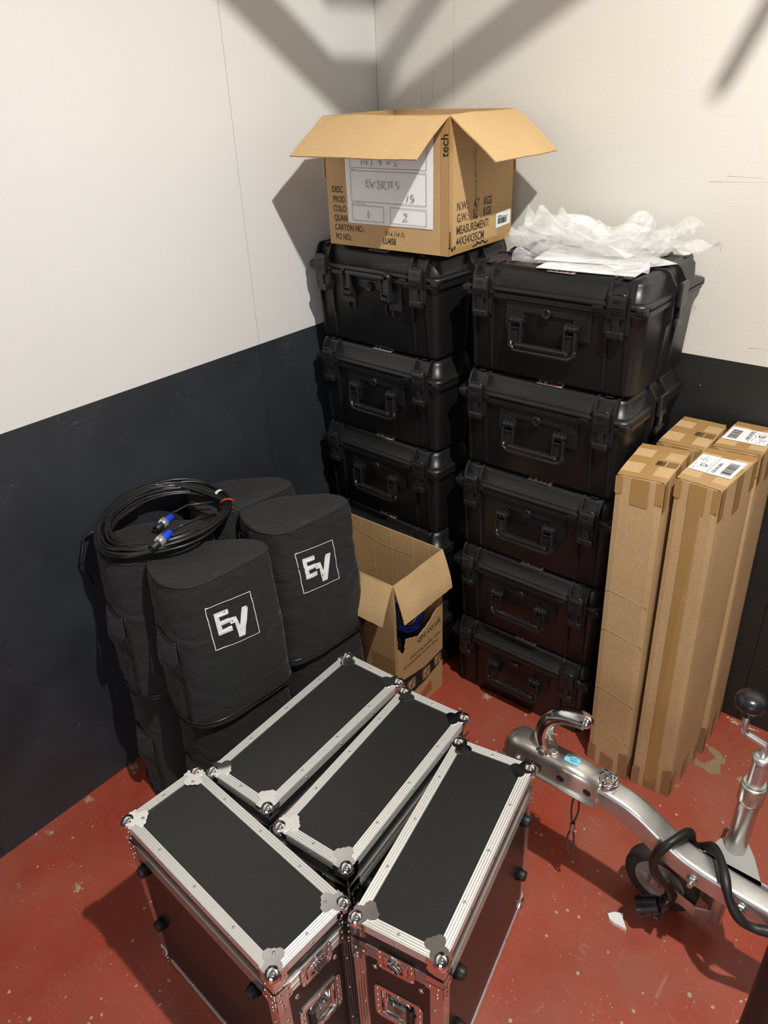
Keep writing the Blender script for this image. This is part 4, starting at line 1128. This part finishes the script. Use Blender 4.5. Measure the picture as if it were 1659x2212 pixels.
# ------------------------------------------------------------------ trailer drawbar
YB = -.90
t = thing('trailer_drawbar', 'galvanised trailer drawbar with coupling head, jockey wheel and crank post', 'trailer', (1.708, -.808, 0))
O = V((1.708, -.808, 0))
class TB(B):
    def __init__(s): super().__init__(); s.X = MX.Translation(-O)
path = [(1.34, .431), (1.38, .431), (1.43, .430), (1.47, .425), (1.51, .412), (1.545, .394), (1.58, .374), (1.615, .358), (1.655, .347), (1.71, .340), (1.80, .336), (2.1, .330), (2.75, .322)]
ph = []
for i in range(len(path)-1):
    p0, p1, p2, p3 = [V(path[max(0, min(len(path)-1, i+k))]) for k in (-1, 0, 1, 2)]
    for k in range(4):
        t_ = k/4; ph.append(.5*((2*p1)+(-p0+p2)*t_+(2*p0-5*p1+4*p2-p3)*t_*t_+(-p0+3*p1-3*p2+p3)*t_**3))
ph.append(V(path[-1]))
rings = []
for i, p in enumerate(ph):
    d = (ph[min(i+1, len(ph)-1)]-ph[max(0, i-1)]).normalized(); up_ = V((-d.y, d.x))
    c = p-up_*.030; rings.append([V((c.x+up_.x*q[1], YB+q[0], c.y+up_.y*q[1])) for q in rr(.031, .031, .012, 0, 5)])
b = TB(); b.loft([[tuple(q) for q in r] for r in rings], smooth=True); bar = b.obj('drawbar_tube', GALV, t)
# coupling head: pressed U shell with flanges and a domed nose
def sec(x, hw, top, bot, fl, r=.012):
    pts = [(-hw-fl, bot), (-hw-fl, bot+.004), (-hw-.002, bot+.004)]
    pts += [(-hw, bot+.010), (-hw, top-r), (-hw+r*.3, top-r*.3), (-hw+r, top)]
    m = [(-p[0], p[1]) for p in reversed(pts)]
    return [(x, YB+q[0], q[1]) for q in pts+m]
secs = []
nose = []
for k in range(11):
    u = 1-math.cos(k/10*PI/2); q_ = math.sin(math.acos(max(0, 1-u))) if k else .08
    q_ = math.sqrt(max(.006, 1-(1-u)**2)); nose.append((1.124+.048*u, .038*q_, .398+.056*q_**1.1, .004+.008*q_))
for x, hw, top, fl in nose+[(1.19, .0375, .4545, .012), (1.215, .035, .452, .011), (1.24, .0335, .450, .011), (1.29, .0335, .449, .011), (1.296, .0345, .4500, .011), (1.401, .0345, .4465, .011)]:
    secs.append(sec(x, hw, top, .378, fl, min(.016, hw*.6)))
b = TB(); b.loft(secs, True, True, True); head = b.obj('coupling_head', ZINC, t)
b = TB()
for x in (1.305, 1.378): b.lathe([(.006, 0), (.006, .0012), (.0105, .0012), (.0105, 0)], 14, (x, YB-.0345, .408), (0, -1, 0)); b.cyl((x, YB-.0346, .408), (x, YB-.0350, .408), .0065, 14)
b.obj('bolt_hole', RUB, head)
b = TB()
def hexbolt(p, n, r=.011, h=.007):
    p, n = V(p), V(n).normalized(); b.lathe([(r*1.25, 0), (r*1.25, .0015), (r, .0015)], 16, p, n); b.lathe([(r, .001), (r, h), (r*.7, h+.001), (0, h+.001)], 6, p, n, False)
hexbolt((1.268, YB-.008, .450), (0, 0, 1)); b.obj('bolt', ZINC, head)
b = TB(); b.cyl((1.185, YB-.034, .405), (1.185, YB-.045, .405), .008, 14); b.ball((1.185, YB-.045, .405), .008, 12, 8, (1, .4, 1)); b.cyl((1.236, YB-.033, .398), (1.236, YB-.047, .398), .009, 14); b.obj('pin', ZINC, head)
b = TB(); b.bb((1.205, YB-.0362, .398), (1.250, YB-.034, .418), .001); ind = b.obj('wear_indicator', INK, head, label='small black indicator with red marks')
b = TB(); 
for k in range(5): b.bb((1.209+k*.008, YB-.0368, .408 if k < 3 else .400), (1.214+k*.008, YB-.0362, .415 if k < 3 else .407))
b.obj('indicator_marks', REDT, ind)
b = TB(); b.X = b.X @ MX.Translation((1.3165, YB+.0005, .4512)) @ MX.Rotation(R(1.5), 4, 'Y') ; b.loft([rr(.019, .0125, .005, 0, 4), rr(.019, .0125, .005, .0006, 4)]); sk = b.obj('blue_sticker', CYAN, head, label='pale blue rectangular sticker')
b = TB(); stroke(b, [[(-.012, .004), (-.008, .007), (-.004, .004), (0, .008), (.004, .005), (.010, .007)], [(-.008, -.001), (-.002, .002), (.003, -.002), (.009, .001), (.013, -.003)], [(-.004, -.006), (0, -.003), (.006, -.007)]], (1.3165, YB, .4522), XD, YD, .0008); b.obj('sticker_marks', INK, sk)
# lever
lv = [(1.250, .440), (1.236, .468), (1.230, .500), (1.236, .534), (1.254, .566), (1.284, .589), (1.320, .600), (1.342, .601)]
b = TB(); lp = []
for i in range(len(lv)-1):
    p0, p1, p2, p3 = [V(lv[max(0, min(len(lv)-1, i+k))]) for k in (-1, 0, 1, 2)]
    for k in range(4):
        t_ = k/4; lp.append(.5*((2*p1)+(-p0+p2)*t_+(2*p0-5*p1+4*p2-p3)*t_*t_+(-p0+3*p1-3*p2+p3)*t_**3))
lp.append(V(lv[-1])); rg_ = []
for i, p in enumerate(lp):
    f = i/(len(lp)-1); d = (lp[min(i+1, len(lp)-1)]-lp[max(0, i-1)]).normalized(); nn = V((-d.y, d.x))
    hw = .021-.002*f+.003*math.sin(PI*f); hh = .021-.005*f
    q = [(-hw, -hh*.9), (-hw, hh*.1), (-hw*.75, hh*.8), (0, hh), (hw*.75, hh*.8), (hw, hh*.1), (hw, -hh*.9), (hw-.004, -hh*.9), (hw-.005, 0), (0, hh*.45), (-hw+.005, 0), (-hw+.004, -hh*.9)]
    rg_.append([(p.x-nn.x*c, YB+a, p.y-nn.y*c) if False else (p.x+nn.x*c, YB+a, p.y+nn.y*c) for a, c in q])
b.loft(rg_, True, True, True); b.ball((1.342, YB, .6005), .0195, 14, 10, (.8, 1.0, .84)); lever = b.obj('coupling_lever', CHR2, t)
b = TB()
for s in (-1, 1):
    b.prism([(1.226, .430), (1.226, .455), (1.240, .472), (1.256, .462), (1.262, .430)], 1, YB+s*.0205, YB+s*.024)
    b.cyl((1.243, YB+s*.024, .452), (1.243, YB+s*.029, .452), .0085, 14)
b.obj('lever_bracket', ZINC, lever)
b = TB(); stroke(b, [[(.0, .0), (.004, .012), (.002, .02), (.008, .03)], [(.018, .040), (.024, .046), (.032, .050), (.042, .0525)]], (1.236, YB-.0196, .480), XD, ZD, .0010); b.obj('cast_marks', WTAPE, lever)
# claw collar on the tube
b = TB(); c = V((1.415, YB, .430)); b.lathe([(.024, 0), (.0255, .004), (.0255, .016), (.023, .020), (.021, .018), (.021, .006), (0, .005)], 22, c, (0, 0, 1))
for a0 in (70, 250):
    pts_ = []
    for k in range(9):
        a = R(a0+k*14); r_ = .024-.0006*k; pts_.append(c+V((math.cos(a)*r_, math.sin(a)*r_, .012+.0034*k+(.0 if k < 6 else .002*(k-5)))))
    b.tube(pts_, [.0060, .0062, .0062, .006, .0056, .005, .0042, .0032, .0015], 8)
b.lathe([(.010, .004), (.010, .012), (.007, .013), (0, .013)], 6, c, (0, 0, 1), False); b.obj('claw_collar', CHR2, t)
# near side bolts on the tube
b = TB()
for x in (1.655, 1.765): 
    z_ = .309; hexbolt((x, YB-.031, z_), (0, -1, 0), .012, .009); b.cyl((x, YB-.038, z_), (x, YB-.052, z_), .0065, 12)
b.obj('clamp_bolts', ZINC, t)
# clamp casting and post
PX, PY = 1.708, -.808
b = TB(); b.prism([(1.650, YB+.0315), (1.785, YB+.0315), (1.752, PY+.0), (1.728, PY+.032), (1.690, PY+.032), (1.672, PY+.005)], 2, .322, .337); b.prism([(1.650, YB+.0315), (1.785, YB+.0315), (1.750, PY-.01), (1.728, PY+.024), (1.690, PY+.024), (1.672, PY-.0)], 2, .270, .284)
b.bb((1.64, YB+.0315, .27), (1.80, YB+.037, .337)); b.cyl((PX, PY, .270), (PX, PY, .336), .030, 24); b.obj('clamp_casting', CAST, t)
b = TB(); b.tube([(1.672, PY+.03, .30), (1.674, PY+.036, .335), (1.684, PY+.04, .352), (1.69, PY+.036, .345)], .005, 8); b.obj('clamp_lever', ZINC, t)
b = TB(); b.cyl((PX, PY, .19), (PX, PY, .565), .0235, 28); b.lathe([(.0235, .505), (.028, .507), (.0285, .512), (.0285, .556), (.027, .560), (.018, .5605)], 28, (PX, PY, 0)); b.obj('outer_post', ZINC, t)
b = TB(); b.cyl((PX, PY, .055), (PX, PY, .20), .0195, 24); b.obj('lower_post', GALV, t); b = TB(); b.cyl((PX, PY, .555), (PX, PY, .640), .0185, 24); b.lathe([(.0185, .0), (.0215, .003), (.022, .010), (.014, .013), (.0, .014)], 24, (PX, PY, .636)); b.obj('inner_post', GALV, t)
b = TB(); b.tube([(PX, PY, .64), (PX, PY, .678), (PX-.003, PY, .682), (PX-.040, PY, .690), (PX-.048, PY, .696), (PX-.051, PY, .706), (PX-.050, PY, .765)], .0078, 12); b.obj('crank', GALV, t)
b = TB(); b.lathe([(0, .740), (.012, .740), (.0125, .752), (.018, .757), (.030, .766), (.0335, .776), (.032, .788), (.024, .797), (.010, .8005), (0, .801)], 28, (PX-.050, PY, 0)); b.obj('crank_knob', PLG, t, label='black plastic knob')
# fork and wheel
HXw, HZ = 1.565, .097
for s, nm in ((-1, 'n'), (1, 'f')):
    b = TB(); yw = PY+s*.030
    cen = [(HXw-.018, HZ), (HXw+.03, HZ-.001), (1.63, .092), (1.665, .078), (1.70, .078)]
    rg_ = []
    for i, (x, z) in enumerate(cen):
        hw = (.014, .020, .018, .017, .020)[i]; yy = yw if i < 4 else PY+s*.018
        rg_.append([(x, yy-.002, z-hw), (x, yy+.002, z-hw), (x, yy+.002, z+hw), (x, yy-.002, z+hw)])
    b.loft(rg_, True, True); b.cyl((HXw, yw-s*.002, HZ), (HXw, yw+s*.004, HZ), .020, 18); b.cyl((HXw, yw, HZ), (HXw, yw+s*.012, HZ), .009, 6); b.obj('wheel_fork', GALV, t)
b = TB(); 
b.lathe([(.066, -.021), (.078, -.0225), (.090, -.021), (.0955, -.015), (.097, -.010), (.0955, -.0085), (.097, -.007), (.0965, -.001), (.095, 0), (.0965, .001), (.097, .007), (.0955, .0085), (.097, .010), (.0955, .015), (.090, .021), (.078, .0225), (.066, .021), (.064, 0), (.066, -.021)], 56, (HXw, PY, HZ), (0, 1, 0))
wheel = b.obj('tyre', TYRE, t)
b = TB(); b.lathe([(.0665, -.019), (.064, -.021), (.058, -.016), (.046, -.010), (.026, -.010), (.024, -.022), (0, -.022)], 40, (HXw, PY, HZ), (0, 1, 0)); b.lathe([(.0665, .019), (.064, .021), (.058, .016), (.046, .010), (.026, .010), (.024, .022), (0, .022)], 40, (HXw, PY, HZ), (0, 1, 0)); b.lathe([(.0665, -.019), (.0665, .019)], 40, (HXw, PY, HZ), (0, 1, 0)); b.obj('wheel_rim', simple('grey_wheel_rim', (.36, .36, .35), .45, .2), wheel)
# lead wrapped round the tube
tl = thing('trailer_lead', 'black electrical lead twisted round the trailer tube, ending in a plug', 'cable', (1.60, -.95, .10))
O2 = V((1.60, -.95, .10))
lead = [(1.610, -.885, .14), (1.606, -.900, .19), (1.592, -.925, .235), (1.5747, -.945, .282), (1.5666, -.950, .325), (1.5749, -.947, .365), (1.590, -.935, .392), (1.605, -.90, .394), (1.615, -.862, .372), (1.622, -.850, .33),
        (1.632, -.846, .318), (1.650, -.846, .335), (1.668, -.856, .356), (1.690, -.880, .366), (1.712, -.915, .364), (1.730, -.943, .352), (1.748, -.955, .330), (1.775, -.962, .308), (1.803, -.955, .298), (1.835, -.945, .300), (1.90, -.94, .30), (2.1, -.945, .285)]
b = B(); b.X = MX.Translation(-O2); lp = []
for i in range(len(lead)-1):
    p0, p1, p2, p3 = [V(lead[max(0, min(len(lead)-1, i+k))]) for k in (-1, 0, 1, 2)]
    for k in range(5):
        t_ = k/5; lp.append(.5*((2*p1)+(-p0+p2)*t_+(2*p0-5*p1+4*p2-p3)*t_*t_+(-p0+3*p1-3*p2+p3)*t_**3))
lp.append(V(lead[-1])); b.tube(lp, [.0112+.0012*math.sin(i*.55) for i in range(len(lp))], 12); b.obj('lead', RUB, tl)
b = B(); b.X = MX.Translation(-O2); b.tube([(1.612, -.880, .155), (1.604, -.888, .125), (1.590, -.895, .102)], [.013, .018, .020], 14); b.cyl((1.590, -.895, .105), (1.552, -.912, .085), .024, 20); b.cyl((1.556, -.91, .087), (1.546, -.915, .082), .026, 20); b.bb((1.585, -.925, .075), (1.603, -.89, .090), .003)
b.obj('plug', PLG, tl)
# breakaway cable
tb = thing('breakaway_cable', 'grey wire safety cable loop hanging under the coupling head', 'cable', (1.345, -.915, .126))
b = B(); zz = lambda z: z-.126
def loop(z0, z1, w_, zg): return [V((w_*math.sin(PI*k/8)*s, 0, zz(z0+(z1-z0)*k/8))) for s in (1,) for k in range(9)]
up1 = [V((.010*math.sin(PI*k/8), .002, zz(.372-(.372-.245)*k/8))) for k in range(9)]; up2 = [V((-.008*math.sin(PI*k/8), -.002, zz(.372-(.372-.245)*k/8))) for k in range(9)]
b.tube(up1, .0028, 7); b.tube(up2, .0028, 7)
lo = [V((.0095*math.sin(PI*k/10)**.7 if k < 10 else 0, 0, zz(.225-(.225-.126)*k/10))) for k in range(11)]; lo2 = [V((-.0095*math.sin(PI*k/10)**.7 if k < 10 else 0, 0, zz(.225-(.225-.126)*k/10))) for k in range(10, -1, -1)]
b.tube(lo+lo2[1:], .0028, 7); b.obj('wire', simple('sleeved_wire', (.09, .09, .09), .4, .3), tb)
b = B(); b.lathe([(.0065, zz(.222)), (.0075, zz(.226)), (.0075, zz(.246)), (.0065, zz(.250))], 14, (0, 0, 0)); b.obj('ferrule', ZINC, tb)
b = B(); b.ball((-.002, .004, zz(.372)), .022, 14, 10, (1.0, .7, .95)); b.obj('rubber_boot', RUB, tb)

# dark upright of a stand at the frame's edge, and the rest of the trailer outside the frame
t = thing('black_pole', 'thick black upright pole cut off by the right frame edge near the floor', 'pole', (1.868, -1.285, 0))
b = B(); b.cyl((0, 0, .02), (0, 0, 1.02), .030, 24); b.lathe([(.032, .98), (.032, 1.02), (.012, 1.026), (0, 1.026)], 24); b.obj('tube', RUB, t)
b = B(); b.lathe([(0, 0), (.07, 0), (.07, .008), (.03, .02), (.022, .03)], 28); b.obj('foot', RUB, t)

# ------------------------------------------------------------------ small things on the floor
b = B(); P5 = [(1.4805, -.9343), (1.492, -.920), (1.5124, -.9093), (1.517, -.922), (1.5371, -.9446), (1.504, -.9483), (1.490, -.945)]
b.prism([(x-1.507, y+.93) for x, y in P5], 2, 0, .011); o = b.obj('foam_chip', FOAM); o.location = (1.507, -.93, .0)
tag(o, 'white foam chip lying on the red floor below the jockey wheel', 'foam chip')
flo = bpy.data.objects['floor']
patch = [(1.4838, -.1881), (1.495, -.1795), (1.5258, -.1872), (1.540, -.200), (1.5516, -.2058), (1.5557, -.229), (1.545, -.236), (1.552, -.26), (1.5585, -.2786), (1.5441, -.2896), (1.526, -.2963), (1.5015, -.2856), (1.4900, -.290), (1.476, -.285), (1.4732, -.2584), (1.485, -.262), (1.499, -.2651), (1.5134, -.2465), (1.518, -.235), (1.5229, -.2202), (1.5017, -.2057)]
b = B(); pp = []
for k in range(len(patch)):
    p, q = V(patch[k]), V(patch[(k+1) % len(patch)])
    for s in range(5):
        r_ = p.lerp(q, s/5); pp.append((r_.x+.0022*noise.noise(V((r_.x*300, r_.y*300, 0))), r_.y+.0022*noise.noise(V((r_.x*300, r_.y*300, 4)))))
b.prism(pp, 2, .0, .0012); b.obj('adhesive_patch', GLUE, flo)
b = B(); rg = random.Random(11)
for k in range(70):
    x, y = rg.uniform(.1, 3), rg.uniform(-3.2, -.02)
    if rg.random() < .35: x, y = rg.uniform(1.45, 1.9), rg.uniform(-.4, -.02)
    r_ = rg.choice((.0015, .002, .003)); n = 6; st = rg.uniform(.5, 1)
    b.prism([(x+r_*math.cos(a*2*PI/n+k)*rg.uniform(.6, 1.2), y+r_*st*math.sin(a*2*PI/n+k)*rg.uniform(.6, 1.2)) for a in range(n)], 2, 0, .001)
b.obj('grit', simple('pale_grit', (.62, .52, .40), .8), flo, kind='stuff')
# pale debris along the wall foot
b = B(); rg = random.Random(2)
for k in range(26):
    x = rg.gauss(1.545, .022); y = -.012-abs(rg.gauss(0, .008)); r_ = rg.uniform(.002, .006); n = 6
    b.prism([(x+r_*1.6*math.cos(a*2*PI/n)*rg.uniform(.5, 1.2), y+r_*.6*math.sin(a*2*PI/n)) for a in range(n)], 2, 0, .0015)
b.obj('paint_flakes', simple('pale_flake', (.66, .58, .44), .8), flo, kind='stuff')
flush_text()
TINY = {'padlock_eyes', 'handwriting', 'barcode', 'rivets', 'corner_rivets', 'brace_rivets', 'latch_rivets', 'handle_rivets', 'creases', 'lid_ridges', 'grip_ridges', 'indicator_marks',
        'sticker_marks', 'cast_marks', 'torn_lettering', 'printed_text', 'label_text', 'lettering', 'form_lines', 'panel_bolts', 'bolt_hole', 'pin', 'clamp_bolts', 'slots', 'ticks', 'tick_boxes', 'slit_seam'}
for o in S.objects:
    if o.type == 'MESH' and o.parent and o.name.split('.')[0] in TINY: o['kind'] = 'stuff'
